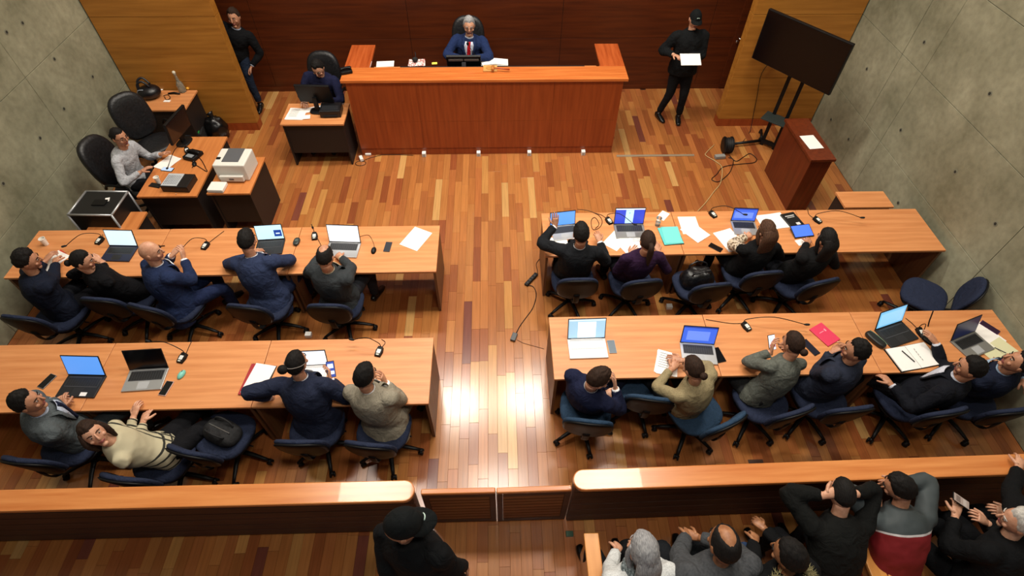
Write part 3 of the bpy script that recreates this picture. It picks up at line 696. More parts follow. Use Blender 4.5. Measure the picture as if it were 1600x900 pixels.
            NB().tube([p0, hp_(0, -.07, -.04), hp_(0, -.07, -.04)+d_*.09+back*.02, hp_(0, -.07, -.04)+d_*.2+back*.035, hp_(0, -.07, -.04)+d_*.3+back*.03], [(.075, .05), (.092, .055), (.098, .045), (.09, .035), (.045, .014)], 16, 0, axis=Rh, sub=4).build('long_hair', hm, t, True)
            for s in (-1, 1):
                NB().tube([hp_(s*.06, .01, .06), hp_(s*.083, .02, -.01), hp_(s*.082, .015, -.07), hp_(s*.075, -.01, -.11)+d_*.04], [.02, .022, .022, .01], 8, 0, sub=3).build('side_lock', hm, t, True)
    if beard:
        def bf(u):
            p = headfn(u); ok = min(max((-.3-u.z)/.25, 0), 1)*min(max((u.y+.05)/.3, 0), 1)
            return p*(.97+.05*ok)
        shell('beard', HAIR[beard], bf)
    if cap_:
        cm = cloth('0e1112', s=120)
        bb = NB()
        def cf_(u):
            p = headfn(u); e = min(max((u.z-.12)/.08, 0), 1); return V((p.x*(.95+.17*e), p.y*(.95+.15*e), p.z*(.95+.17*e)))
        bb.ball(Hc, None, 32, 20, 0, RS, cf_)
        o = bb.build('cap_crown', cm, t, True)
        bb = NB(); vis = []
        n_ = 12; top = []
        for i in range(n_+1):
            a = -1.15+2.3*i/n_; x_, y_ = math.sin(a)*.078, math.cos(a)*.1
            top.append((hp_(x_, y_*.9, .03), hp_(x_*1.05, y_+.068*math.cos(a)**.5*1.0, .018-.012*abs(math.sin(a)))))
        vs = [p for pr in top for p in pr]+[p-Uh*.005 for pr in top for p in pr]; m_ = 2*(n_+1)
        fs = [(2*i, 2*i+2, 2*i+3, 2*i+1) for i in range(n_)]+[(m_+2*i, m_+2*i+1, m_+2*i+3, m_+2*i+2) for i in range(n_)]+[(2*i+1, 2*i+3, m_+2*i+3, m_+2*i+1) for i in range(n_)]
        bb.add(vs, fs); bb.build('cap_visor', cm, t, True)
        if cap_ == 'front': pos, rr3 = [(-.018, .099, .07), (-.006, .104, .077), (.006, .104, .077), (.018, .099, .07)], .0045
        else: pos, rr3 = [(.060, .055, .085), (.068, .038, .085), (.075, .03, .07), (.07, .05, .065), (.062, .066, .068)], .0055
        bb = NB(); bb.tube([hp_(*q) for q in pos], rr3, 6, 0, sub=2)
        if cap_ != 'front': bb.tube([hp_(.072, .045, .09), hp_(.079, .04, .062)], .005, 6); bb.tube([hp_(.058, .06, .055), hp_(.08, .03, .055)], .004, 6)
        bb.build('cap_emblem', plain('b9cfc4', .5), t, True)
    if glasses:
        bb = NB()
        for s in (-1, 1):
            c = [hp_(s*.031+.021*math.cos(a), .097, .013+.016*math.sin(a)) for a in [2*PI*i/12 for i in range(13)]]
            bb.tube(c, .0018, 5, 0); bb.tube([hp_(s*.052, .094, .017), hp_(s*.078, 0, .01)], .0018, 5, 0)
        bb.tube([hp_(-.01, .098, .016), hp_(.01, .098, .016)], .0018, 5, 0); bb.build('glasses', plain('2a1d1a', .3), t, True)
    if scarf:
        bb = NB(); ctr = nb+sp*.01; pts = [ctr+rc*(.085*math.cos(a))-back*(.075*math.sin(a))+sp*(.012*math.sin(3*a)) for a in [2*PI*i/16 for i in range(17)]]
        bb.tube(pts, .036, 10, 0); pts2 = [p-sp*.045+(p-ctr).normalized()*.02 for p in pts]; bb.tube(pts2, .035, 10, 0); bb.build('scarf', scarf, t, True)
    if hood:
        bb = NB(); ctr = nb+back*.05-sp*.0
        n1 = 26
        pts = [ctr+rc*(.13*math.cos(a))+back*(.09*math.sin(a)+.03)+sp*(.03-.03*math.sin(a)) for a in [-.5+(PI+1)*i/n1 for i in range(n1+1)]]
        bb.tube(pts, .034, 10, 0)
        rnd = random.Random(3)
        for i in range(700):
            q = rnd.randrange(n1); c = pts[q].lerp(pts[q+1], rnd.random()); d_ = V((rnd.gauss(0, 1), rnd.gauss(0, 1), rnd.gauss(0, 1)+.4)).normalized(); c = c+d_*.03; d2 = (d_+V((rnd.gauss(0, .4),)*3)).normalized()
            s_ = d2.orthogonal().normalized()*.003; bb.add([c-s_, c+s_, c+d2*.035], [(0, 1, 2)], 1)
        o = bb.build('fur_hood_trim', [cloth('6d6648'), plain('a39a6c', .9)], t, True); o['label'] = 'pale fur trim of the hood'
    return dict(t=t, H=Hc, wr=wr, el=el, RH=RH, sh=sh, pel=pel, hd=hand_d)
FOLD = bpy.data.textures.new('cloth_folds', 'CLOUDS'); FOLD.noise_scale = .11; FOLD.noise_depth = 2
def seat(key, f=.0, r=0, z=.57):
    l, yaw = CH[key]; return V((l.x, l.y, l.z+z))+ydir(yaw)*f+xdir(yaw)*r
NAVY = '1c2438'
# upper left row
person('man in dark navy jacket with bushy dark hair, seated against the left wall', seat('A1', .06), (42, 407), -25, L_=(75, 405, .80), R_=(92, 398, .80), hyaw=-62, hpitch=-12, jacket='141a2a', hair='curly', hc='black', cyaw=-40)
person('woman in black jacket with dark hair tied back, chin on her hand', seat('A2', .05), (128, 407), -10, L_=(150, 430, .80), R_=(158, 405, .92), hyaw=-70, hpitch=-14, jacket='0c0c10', hair='bun', fem=True, skin='l', cyaw=-35, HR=dict(d=(-.5, -.1, .8), n=(-1, 0, 0), c=.8))
person('bald man in navy suit holding his hands together', seat('A3', .04), (235, 394), -48, L_=(276, 396, .92), R_=(290, 400, .92), hyaw=-75, hpitch=-4, jacket='202c4c', trousers='1b2544', shirt='e8e8ee', hair='none', skin='l', cyaw=-35, lap=1, HL=dict(d=(.6, .5, .4), c=.4), HR=dict(d=(.0, .5, .8), n=(-1, 0, 0), c=.5), bulk=1.08)
person('dark-haired man in slate navy suit leaning on crossed forearms', seat('A4', .10), (386, 377), -14, L_=(395, 396, .80), R_=(420, 402, .80), hyaw=-8, hpitch=-22, jacket='2a3450', trousers='1f2740', shirt='dfe2ea', hair='short', cyaw=-8, lap=1, eR=(1, .1, -.2), eL=(-1, .2, -.5), bulk=1.06)
person('balding man in dark grey suit at the aisle end of the upper left row', seat('A5', .08), (508, 402), -14, L_=(500, 396, .80), R_=(532, 400, .80), hyaw=-6, hpitch=-25, jacket='33373a', trousers='222328', shirt='c9b89a', hair='balding', cyaw=-18, lap=1, eR=(1, .1, -.3))
# lower left row
person('man in grey suit and dark tie with short black hair, looking to the right', seat('B1', .06), (42, 628), -35, L_=(90, 628, .78), R_=(103, 634, .79), hyaw=-72, hpitch=2, jacket='52595c', trousers='3b4144', shirt='b9c4d8', tie='161d35', hair='short', skin='m', beard=None, cyaw=-50, bulk=1.08)
def stripes():
    m, nt, b = nodes('striped_knit'); L = nt.links.new
    tc = N(nt, 'ShaderNodeTexCoord'); sx = N(nt, 'ShaderNodeSeparateXYZ'); L(tc.outputs['Object'], sx.inputs[0])
    def M_(op, a, v): n = N(nt, 'ShaderNodeMath', operation=op); L(a, n.inputs[0]); (L(v, n.inputs[1]) if not isinstance(v, (int, float)) else setattr(n.inputs[1], 'default_value', v)); return n.outputs[0]
    y = sx.outputs[1]; z = sx.outputs[2]
    a = M_('MULTIPLY', M_('GREATER_THAN', M_('FRACT', M_('MULTIPLY', y, 19.0), 0), .72), M_('GREATER_THAN', y, -.0))
    c = M_('MULTIPLY', M_('GREATER_THAN', M_('FRACT', M_('MULTIPLY', z, 17.0), 0), .72), M_('LESS_THAN', z, .74))
    f = M_('MAXIMUM', a, c); mx = N(nt, 'ShaderNodeMix', data_type='RGBA'); mx.inputs[6].default_value = lin('bdb496'); mx.inputs[7].default_value = lin('2b2a24'); L(f, mx.inputs[0]); L(mx.outputs[2], b.inputs['Base Color']); b.inputs['Roughness'].default_value = .9; return m
person('dark-haired woman in cream sweater with black stripes, looking towards the camera', seat('B2', .04), (146, 677), -55, L_=at(214, 648, .72), R_=at(228, 652, .70), hyaw=-125, hpitch=24, hc='brown', hair='long', fem=True, skin='l', knit=True, cyaw=-62, jmat=stripes(), trousers='101014', legd=(25, 18), eL=(-.1, .5, -1), eR=(.5, -.8, -.6), HL=dict(c=.4), HR=dict(c=.5, d=(0, 1, .1)))
b3 = person('man in navy suit with a small hair bun and shaved sides, phone in hand', seat('B4', .10), (463, 568), -6, L_=(420, 625, .72), R_=(519, 590, .90), hyaw=-14, hpitch=-12, jacket='20263a', trousers='151926', shirt='e4e6ec', hair='topbun', hc='black', lap=1, bulk=1.1, eL=(-1, -.2, -.6), HR=dict(d=(-.1, .8, .5), n=(-1, .1, .3), c=.6))
person('black-haired man in light beige-grey suit with hands raised to his face', seat('B5', .10), (570, 588), -16, L_=(588, 592, .93), R_=(600, 592, .95), hyaw=-30, hpitch=-16, jacket='8d8676', trousers='77705f', shirt='f0f0f0', hair='short', cyaw=-14, lap=1, HL=dict(d=(-.1, .2, .9), n=(1, 0, 0), c=.5), HR=dict(d=(-.2, .2, .9), n=(-1, 0, 0), c=.6))
# upper right row
person('black-haired man in black suit with his left hand raised at the aisle', seat('C1', .10), (908, 366), -4, L_=(866, 348, 1.02), R_=(938, 375, .82), hyaw=4, hpitch=-15, jacket='16181c', trousers='121316', hair='short', hc='black', shirt='dcdce0', bulk=1.05, eL=(-1, 0, -.6), HL=dict(d=(0, .4, 1), n=(0, 1, 0), c=.15))
person('woman in dark purple sweater with a long brown ponytail', seat('C2', .08), (1012, 378), 6, L_=(985, 398, .80), R_=(1030, 392, .80), hyaw=4, hpitch=-20, jacket='2c1733', hair='ponytail', hc='brown', fem=True, knit=True)
def leopard():
    m, nt, b = nodes('leopard_print'); L = nt.links.new; tc = N(nt, 'ShaderNodeTexCoord'); vo = N(nt, 'ShaderNodeTexVoronoi', Scale=34.0); cr = N(nt, 'ShaderNodeValToRGB')
    cr.color_ramp.elements[0].color = lin('8d6b4c'); cr.color_ramp.elements[0].position = .2; cr.color_ramp.elements[1].position = .52; cr.color_ramp.elements[1].color = lin('d9c8b0'); e = cr.color_ramp.elements.new(.36); e.color = lin('1c1512')
    L(tc.outputs['Object'], vo.inputs[0]); L(vo.outputs[0], cr.inputs[0]); L(cr.outputs[0], b.inputs['Base Color']); return m
person('woman with long light brown hair in black top with leopard print sleeve', seat('C4', .05, -.03), (1198, 362), 8, L_=(1165, 368, .80), R_=(1205, 372, .80), hyaw=14, hpitch=-22, jacket='0d0d0f', hair='long', hc='lbrown', fem=True, skin='l', pattern_sleeve=leopard(), eL=(-1, 0, -.3))
person('woman with long straight black hair in black jacket', seat('C5', .08), (1292, 375), 12, L_=(1262, 378, .80), R_=(1300, 384, .80), hyaw=14, hpitch=-18, jacket='101011', hair='long', hc='black', fem=True, hscale=1.12)
# lower right row
person('man in navy jacket turned sideways resting his face on his hand', seat('D1', .08), (934, 592), -40, L_=(950, 618, .70), R_=(965, 600, .88), hyaw=-75, hpitch=-28, jacket='171c36', trousers='14182a', shirt='eceef2', hair='short', hc='brown', skin='l', cyaw=-45, HR=dict(d=(-.1, .5, .8), n=(-1, .2, .1), c=.25), bulk=1.05, dist=.6)
person('woman in beige blazer with dark hair tied low, writing in a notebook', seat('D3', .08, -.05), (1084, 576), 28, L_=(1047, 572, .80), R_=(1060, 560, .80), hyaw=26, hpitch=-30, jacket='8f8262', trousers='14171c', hair='bun', hc='brown', fem=True, skin='m', eL=(-.7, -.8, -.1), eR=(1, .3, -.4), dist=.64)
p3 = person('person in grey knit sweater with short brown hair, looking at a phone', seat('D4', .05), (1240, 537), 14, L_=(1205, 545, .93), R_=(1222, 552, .90), hyaw=22, hpitch=-20, jacket='5c5f58', trousers='2a2b2c', hair='bun', hc='brown', knit=True, fem=True, eL=(-1, 0, -.7), HL=dict(d=(.1, .6, .8), n=(1, 0, .3), c=.6), HR=dict(d=(-.3, .5, .7), n=(-1, .2, 0), c=.6), wrinkle=.025)
person('man in dark slate suit with short black hair and hands raised to his mouth', seat('D5', .08), (1338, 548), 10, L_=(1300, 545, .95), R_=(1312, 552, .95), hyaw=60, hpitch=-4, jacket='272c3b', trousers='1b1e28', shirt='20242f', hair='short', cyaw=26, HL=dict(d=(.5, .2, .4), n=(0, -.4, -1), c=.5), HR=dict(d=(-.2, .5, .6), n=(-1, 0, -.2), c=.6), bulk=1.05)
person('man in black suit with short black hair reaching for the black microphone', seat('D6', .0, .1), (1517, 575), 40, L_=(1383, 600, .70), R_=(1457, 530, .86), hyaw=55, hpitch=-8, jacket='10121a', trousers='0e0f14', shirt='c9ccd8', hair='short', cyaw=35, bulk=1.05, HR=dict(d=(-.6, .8, .4), n=(0, 0, -1), c=.3), eR=(.3, -.3, -1), dist=.62)
person('man in navy suit with light blue collar leaning back at the right edge', seat('D7', .1, .05), (1592, 566), 40, L_=(1546, 578, .80), R_=(1600, 600, .78), hyaw=62, hpitch=14, jacket='161c2e', trousers='0e0f14', shirt='9db4cc', hair='short', cyaw=20, dist=.62)
# clerks, judge, standing figures
person('woman in pale grey sweater and glasses working at the long desk', seat('E1', .02), (186, 214), -95, L_=(258, 243, .79), R_=(226, 272, .79), hyaw=-110, hpitch=-6, jacket='a9abb0', trousers='0f0f12', hair='bun', hc='black', fem=True, knit=True, skin='m', glasses=True, hcurl=.3, eL=(.1, .3, -1), eR=(.2, -.7, -1))
person('clerk in dark navy sweater with short black hair behind the monitor beside the bench', seat('E2', .08), (497, 106), 178, L_=(-2.5, 7.42, .79), R_=(-2.85, 7.42, .79), hyaw=172, hpitch=-32, jacket='191c38', trousers='101014', hair='short', hc='black', knit=True, skin='l')
jp = person('grey-haired judge in navy suit and red tie with glasses and trimmed beard', seat('J', .1), (733, 40), 180, L_=(-.33, 7.88, 1.21), R_=(-.5, 7.88, 1.21), hyaw=182, hpitch=-8, jacket='1b2a50', trousers='15161c', shirt='ccd4e6', tie='b8121e', hair='short', hc='grey', beard='grey', skin='l', glasses=True, bulk=1.08, eL=(1, 0, -.3), eR=(-1, 0, -.3))
g1, g2 = at(1028, 186), at(1059, 190); gh = at_y(1086, 30, (g1.y+g2.y)/2-.02)
person('guard in black uniform and cap standing right of the bench with white papers', ((g1.x+g2.x)/2+.03, (g1.y+g2.y)/2+.02, .98), gh, 180, L_=at_y(1078, 94, g1.y-.28), R_=at_y(1052, 91, g1.y-.25), hyaw=182, hpitch=-8, jacket='0f1113', trousers='0d0e10', hair='crop', cap_='front', stand=True, feet=[(g2.x, g2.y+.04, 0, 172), (g1.x, g1.y+.04, 0, 200)], skin='l', bulk=1.12)
pp = at_y(1079, 93, g1.y-.40); tag(B().box((0, 0, 0), (.3, .2, .006), rot=Matrix.Rotation(rad(25), 3, 'X')).build('paper_sheaf', PAPER, loc=pp), 'white papers held by the standing guard', 'paper')
m1 = at(409, 170); mh = at_y(366, 27, m1.y)
person('man in black sweater and jeans standing at the edge of the left screen wall', (m1.x-.1, m1.y+.06, 1.0), mh, 178, L_=at_y(394, 108, m1.y-.05), hyaw=176, hpitch=-4, jacket='0c0d10', trousers='1c2637', shirt='b6c0d2', hair='short', hc='brown', vneck=True, stand=True, feet=[(m1.x, m1.y, 0, 180), (m1.x-.24, m1.y+.05, 0, 185)], skin='m')
gh = at(630, 821, 1.76)
person('guard in black uniform and cap seen from above at the rail', (gh.x+.1, gh.y-.1, 1.0), gh, -25, L_=(gh.x-.08, gh.y-.12, .95), R_=(gh.x+.36, gh.y-.05, .9), hyaw=-78, hpitch=-8, jacket='0b0c0e', trousers='0a0b0c', hair='crop', cap_='front', stand=True, feet=[(gh.x-.05, gh.y-.15, 0, -20), (gh.x+.3, gh.y-.12, 0, -50)], bulk=1.12, skin='m', hscale=1.25, eL=(-.3, -1, 0), eR=(.3, -1, 0))
# public on the pews
def aud(u, v, z, dx=0, dy=-.28, zp=.56): h = at(u, v, z); return h, V((h.x+dx, h.y+dy, zp))
h, pl = aud(1006, 862, 1.3, -.02, -.2)
person('grey-haired woman in white top and dark vest with a patterned grey scarf', pl, h, 8, L_=(pl.x-.03, pl.y+.4, .64), R_=(pl.x+.12, pl.y+.4, .64), hscale=1.28, bulk=1.2, hcurl=.9, hyaw=12, hpitch=-22, jacket='cfd2d2', trousers='0d0e11', hair='long', hc='grey', fem=True, scarf=noisy('2f3a3e', '98a3a6', (60, 60, 60), 4, .9, .3, 'scarf'), skin='l')
h, pl = aud(1132, 852, 1.3, -.02, -.2)
person('man in charcoal grey sweater with thinning dark hair, hands clasped', pl, h, 8, hcurl=.9, L_=(1072, 834, .68), R_=(1084, 836, .67), hyaw=10, hpitch=-24, jacket='46484b', trousers='15181c', hair='balding', hc='black', knit=True, skin='t', bulk=1.3, eR=(1, 0, -.3), eL=(-1, 0, -.6), hscale=1.28)
h, pl = aud(1234, 868, 1.25, -.02, -.22)
person('person in black parka with pale fur-trimmed hood and blue jeans', pl, h, 16, hcurl=.9, hscale=1.2, L_=(1178, 838, .68), R_=(1188, 820, .66), hyaw=40, hpitch=-18, jacket='0d0e10', trousers='2b3e60', hair='short', hc='black', hood=True, skin='t', bulk=1.2)
h, pl = aud(1316, 772, 1.22, -.05, -.48, .6)
person('man in black jacket leaning on the rail with hands behind his head', pl, h, 6, L_=(1292, 764, 1.27), R_=(1334, 762, 1.25), hyaw=0, hpitch=-30, jacket='0e0f0e', trousers='0d0d10', hair='crop', hc='black', skin='l', bulk=1.1, eL=(-.6, .9, .1), eR=(.8, .8, .1), HL=dict(d=(1, .2, .2), n=(.3, .5, -.7)), HR=dict(d=(-1, .2, .2), n=(-.3, .5, -.7)))
def redgrey():
    m, nt, b = nodes('red_grey_jacket'); L = nt.links.new; tc = N(nt, 'ShaderNodeTexCoord'); d = N(nt, 'ShaderNodeVectorMath', operation='DOT_PRODUCT'); d.inputs[1].default_value = (.0, .75, .66)
    cr = N(nt, 'ShaderNodeValToRGB'); cr.color_ramp.interpolation = 'CONSTANT'; e = cr.color_ramp.elements; e[0].color = lin('7c1219'); e[0].position = 0; e[1].position = .81; e[1].color = lin('c9c4c4'); k = e.new(.825); k.color = lin('3a4244')
    L(tc.outputs['Object'], d.inputs[0]); L(d.outputs['Value'], cr.inputs[0]); L(cr.outputs[0], b.inputs['Base Color']); b.inputs['Roughness'].default_value = .7; return m
h, pl = aud(1406, 762, 1.2, .02, -.46, .58)
person('man in red and grey jacket leaning on the rail with his head on his arm', pl, h, 0, L_=(1375, 775, 1.12), R_=(1398, 746, 1.1), hyaw=50, hpitch=-28, jmat=redgrey(), trousers='15151a', hair='short', hc='black', skin='m', bulk=1.1, eR=(1, .3, 0), eL=(-1, 0, -.5), HL=dict(d=(0, .8, .5)))
h, pl = aud(1592, 815, 1.25, -.02, -.25, .6)
f6 = person('white-haired man in black coat holding a phone on the right pew', pl, h, 20, L_=(1486, 800, .84), R_=(1530, 812, .8), hyaw=60, hpitch=-10, jacket='0b0c0e', trousers='0c0d10', hair='short', hc='white', skin='l', bulk=1.15, hcurl=.6, eL=(-.6, -.4, -.8))
h = at(1640, 762, 1.3)
person('person in black clothes at the right edge with a hand on the rail', V((h.x, h.y-.35, .6)), h, 10, L_=(1592, 712, 1.0), hyaw=20, hpitch=-10, jacket='0c0d0f', trousers='0c0d10', hair='short', hc='black', skin='l', bulk=1.1)
# ================================================================== PROPS
TZ = .742
def screen(col, e=1.0): return plain(col, .3, emit=e, name='screen_glow')
def laptop(px, yaw, label, body='silver', design='blue', w=.34, d=.235, tilt=18, z=TZ, sticker=False):
    bm_ = {'silver': SILVER, 'black': plain('17181b', .5), 'white': plain('dedede', .4), 'navy': plain('1b2038', .5), 'grey': plain('8b8a86', .4, .4)}[body]
    t = thing('laptop', at(px[0], px[1], z), rad(yaw), label, 'laptop')
    B().bx(-w/2, w/2, -d/2, d/2, 0, .015).build('base', bm_, t, bevel=.003)
    kb = B(); kw = w*.84; n = 13
    kb.bx(-kw/2-.003, kw/2+.003, -.012, d/2-.022, .0151, .0158)
    kb2 = B()
    for r in range(5):
        for c in range(n):
            kx = -kw/2+kw*(c+.5)/n; ky = -.004+(d/2-.03)*(r+.5)/5*1.0
            kb2.bx(kx-kw/n*.42, kx+kw/n*.42, ky-.0085, ky+.0085, .0159, .0178)
    kb.build('keyboard_deck', plain('3a3b3f', .6) if body != 'white' else plain('c9c9cb', .6), t)
    kb2.build('keys', plain('16171a', .5) if body != 'white' else plain('f0f0f0', .5), t)['kind'] = 'stuff'
    B().bx(-.05, .05, -d/2+.015, -.022, .0151, .0158).build('touchpad', plain('a9abad', .3) if body in ('silver', 'grey') else (plain('232428', .35) if body != 'white' else plain('d4d4d6', .35)), t)
    R = Matrix.Rotation(rad(-tilt), 3, 'X'); hy = d/2-.004; sh_ = w*.62
    def P_(x, y, q): return V((0, hy, .016))+R @ V((x, q, y))
    bb = B(); bb.box(P_(0, sh_/2, 0), (w, .008, sh_), rot=R); lid = bb.build('screen_lid', plain('131417', .4) if body != 'white' else plain('26272b', .4), t, bevel=.002)
    B().tube([(-w*.4, hy, .016), (w*.4, hy, .016)], .006, 8).build('hinge', bm_, t)
    def quad(bb, x0, x1, y0, y1, off, mi): bb.add([P_(x0, y0, -.0045-off), P_(x1, y0, -.0045-off), P_(x1, y1, -.0045-off), P_(x0, y1, -.0045-off)], [(0, 1, 2, 3)], mi)
    bb = B(); a, b = -w/2+.008, w/2-.008; c, e = .012, sh_-.008
    q = {'blue': ['5c9bf0'], 'blue2': ['3f66dc', '6c8cf0', '2b3f9c'], 'docblue': ['3346c8', 'bfe0f2', '8fb8dc', 'e8eef6'], 'white': ['f4f6fa', 'dfe6f0'], 'pale': ['d4ecf8', 'b8dcf0'], 'off': ['07080a'], 'dim': ['1b2244'], 'doc': ['9ec4dc', 'e4eef4', 'c8dce8'], 'logo': ['bfe6f6', '1a3f94', 'd8f0fa'], 'cyan': ['7ec4f0', '9ad4f6']}[design]
    ms = [plain('07080a', .15) if design == 'off' else screen(k_, .9 if design != 'dim' else .5) for k_ in q]
    quad(bb, a, b, c, e, 0, 0)
    if design == 'docblue': quad(bb, -.05, .045, c+.004, e-.02, .0005, 1); quad(bb, a, b, e-.016, e, .0005, 3); quad(bb, -.012, .006, e-.07, e-.05, .001, 2)
    if design == 'doc': quad(bb, -.09, .09, c+.004, e-.03, .0005, 1); quad(bb, a, b, e-.02, e, .0005, 2)
    if design == 'logo': quad(bb, .05, .135, c+.03, c+.11, .0005, 1); quad(bb, .07, .115, c+.06, c+.075, .001, 2)
    if design == 'blue2': quad(bb, a, b, e-.014, e, .0005, 2); quad(bb, -.12, .1, c+.03, e-.05, .0005, 1)
    if design == 'cyan': quad(bb, a+.02, b-.02, c+.02, e-.03, .0005, 1)
    if design == 'white': quad(bb, a, b, e-.012, e, .0005, 1)
    bb.build('display', ms, lid)
    if sticker: B().bx(w*.1, w*.27, -d/2+.012, -d/2+.05, .0152, .016).build('sticker', WHITE, t)
    return t
laptop((187, 397), -3, 'dark blue laptop with pale blue screen before the woman in black, upper left row', 'navy', 'pale', w=.33)
laptop((422, 387), 4, 'dark laptop with a blue picture on its pale screen, upper left row', 'black', 'logo', w=.31)
laptop((536, 391), -4, 'silver laptop with a blank white screen at the aisle end of the upper left row', 'silver', 'white', w=.37, tilt=14)
laptop((128, 604), -3, 'open black laptop with plain blue screen and white sticker, lower left row', 'black', 'blue', w=.36, sticker=True, tilt=22)
laptop((228, 594), 3, 'silver laptop with its screen switched off, black, lower left row', 'silver', 'off', w=.36, tilt=22)
laptop((487, 588), 2, 'small white laptop with white screen before the man with the hair bun', 'white', 'white', w=.29)
laptop((882, 364), 8, 'silver laptop with blue screen at the aisle end of the upper right row', 'silver', 'blue', w=.31, tilt=12)
laptop((984, 362), 0, 'grey laptop showing a pale page on a deep blue screen, upper right row', 'grey', 'docblue', w=.36, tilt=12)
laptop((1163, 357), -4, 'silver laptop with blue screen before the woman with the leopard print sleeve', 'silver', 'blue2', w=.29, tilt=12)
laptop((918, 545), 1, 'white laptop showing a document at the aisle end of the lower right row', 'white', 'doc', w=.38, tilt=22)
laptop((1091, 553), -6, 'silver laptop with black keys and deep blue screen by the woman in the beige blazer', 'silver', 'blue2', w=.34, tilt=18)
laptop((1400, 523), 18, 'black laptop with bright light blue screen beside the open notebook', 'black', 'cyan', w=.35, tilt=18)
laptop((1518, 540), 20, 'grey laptop with a dark screen next to the yellow notepad', 'grey', 'dim', w=.34, tilt=18)
def gooseneck(bb, P0, P1, lift=.1, r=.0042):
    m_ = P0.lerp(P1, .45)+V((0, 0, lift)); bb.tube([P0, P0+V((0, 0, .06)).lerp(P1-P0, .05), m_, P1], r, 6, 0, sub=6)
def mic(px, head, yaw, label, z=TZ, hz=.86, cable=None, base=True):
    b0 = at(px[0], px[1], z); t = thing('table_microphone', b0, 0, label, 'microphone'); R = Matrix.Rotation(rad(yaw), 3, 'Z')
    bb = B(); pts = [(-.032, -.06), (.032, -.06), (.038, 0), (.026, .05), (-.026, .05), (-.038, 0)]
    vs = [R @ V((x, y, 0)) for x, y in pts]+[R @ V((x*.86, y*.9, .022+.018*(y+.06)/.11)) for x, y in pts]
    bb.add(vs, [(0, 5, 4, 3, 2, 1), (6, 7, 8, 9, 10, 11)]+[(i, (i+1) % 6, 6+(i+1) % 6, 6+i) for i in range(6)]); bb.build('base', BLACK, t, bevel=.003)
    bb = B(); vs = [R @ V((x, y, .0235+.018*(y+.06)/.11)) for x, y in ((-.019, -.03), (.019, -.03), (.019, .012), (-.019, .012))]; bb.add(vs, [(0, 1, 2, 3)]); bb.build('label_plate', plain('dfe0dc', .4), t)
    bb = B(); vs = [R @ V((x, y, .0235+.018*(y+.06)/.11)) for x, y in ((-.014, -.05), (.014, -.05), (.014, -.037), (-.014, -.037))]; bb.add(vs, [(0, 1, 2, 3)]); bb.build('button', plain('c9ccc0', .4), t)
    P0 = R @ V((0, .045, .03)); P1 = at(head[0], head[1], hz)-b0
    bb = B(); gooseneck(bb, P0, P1); bb.build('gooseneck', BLACK, t, True)
    d_ = (P1-P0).normalized()
    B().tube([P1-d_*.01, P1+d_*.01, P1+d_*.035, P1+d_*.045], [.006, .012, .012, .006], 8).build('mic_head', BLACKM, t, True)
    if cable:
        c = [R @ V((.0, .05, .006))]+[at(*q, z+.004)-b0 for q in cable]; B().tube(c, .003, 5, sub=4).build('cable', BLACK, t)
    return t
mic((157, 377), (103, 384), -15, 'black gooseneck microphone nearest the paper cup, upper left row', hz=.84, cable=[(160, 366)])
mic((322, 385), (284, 389), -15, 'black gooseneck microphone right of the bald man', hz=.84, cable=[(338, 370), (350, 361)])
mic((492, 370), (489, 357), 8, 'black table microphone behind the silver laptop, upper left row', hz=.86, cable=[(500, 380), (504, 388)])
mic((286, 560), (234, 534), -15, 'black gooseneck microphone above the turquoise mouse', hz=.84, cable=[(296, 540), (300, 532)])
mic((593, 550), (552, 531), -15, 'black gooseneck microphone at the aisle end of the lower left row', hz=.84, cable=[(602, 535), (596, 530)])
mic((951, 346), (990, 350), 25, 'black gooseneck microphone bending over the deep blue screen', hz=.9, cable=[(940, 336), (930, 333)])
mic((1113, 336), (1162, 335), 25, 'black gooseneck microphone left of the laptop near the leopard print sleeve', hz=.9, cable=[(1105, 330)])
mic((1276, 345), (1345, 340), 30, 'black gooseneck microphone at the tablet, pointing over the bare table', hz=.84, cable=[(1264, 335), (1262, 327)])
mic((1165, 511), (1258, 507), 25, 'black gooseneck microphone behind the person in the grey sweater', hz=.84, cable=[(1140, 505), (1103, 499)])
mic((1437, 520), (1440, 523), 5, 'black microphone being touched by the man in black', hz=.8, cable=[(1425, 505), (1415, 497)])
B().tube([at(1452, 508, TZ+.02), at(1455, 492, TZ+.11), at(1460, 482, TZ+.16)], .006, 8, sub=3); 
bb = B(); bb.tube([at(1450, 510, TZ), at(1452, 502, TZ+.05), at(1455, 494, TZ+.11), at(1458, 486, TZ+.17)], .006, 8, sub=3); tag(bb.build('microphone_stem', BLACK, None, True), 'upright black microphone stem near the reaching hand', 'microphone')
def sheet(px, w, h, yaw, label, col=None, z=TZ, n=1, name='paper_sheet', cat='paper', lines=False, group=None):
    p = at(*px, z); bb = B()
    for i in range(n): bb.box((.004*i, -.003*i, .0012+.0016*i), (w, h, .0015), rot=Matrix.Rotation(rad(3*i), 3, 'Z'))
    o = tag(bb.build(name, col or PAPER, loc=p, rz=rad(yaw)), label, cat, group)
    if lines:
        bb = B()
        for i in range(7): bb.bx(-w*.38, w*(.1+.06*((i*5) % 5)), h*.36-i*h*.1, h*.36-i*h*.1+.004, .003+.0016*n, .0034+.0016*n)
        bb.build('print_lines', plain('777a80', .8), o)
    return o
sheet((650, 373), .24, .33, -28, 'blank white sheet alone at the aisle end of the upper left row', z=TZ)
sheet((83, 408), .2, .28, -30, 'white papers before the man in dark navy at the left wall', n=2)
sheet((95, 396), .12, .07, -35, 'small red booklet under the papers at the left wall', col=plain('c8432e', .6), name='red_booklet', cat='booklet', n=2, z=TZ-.001)
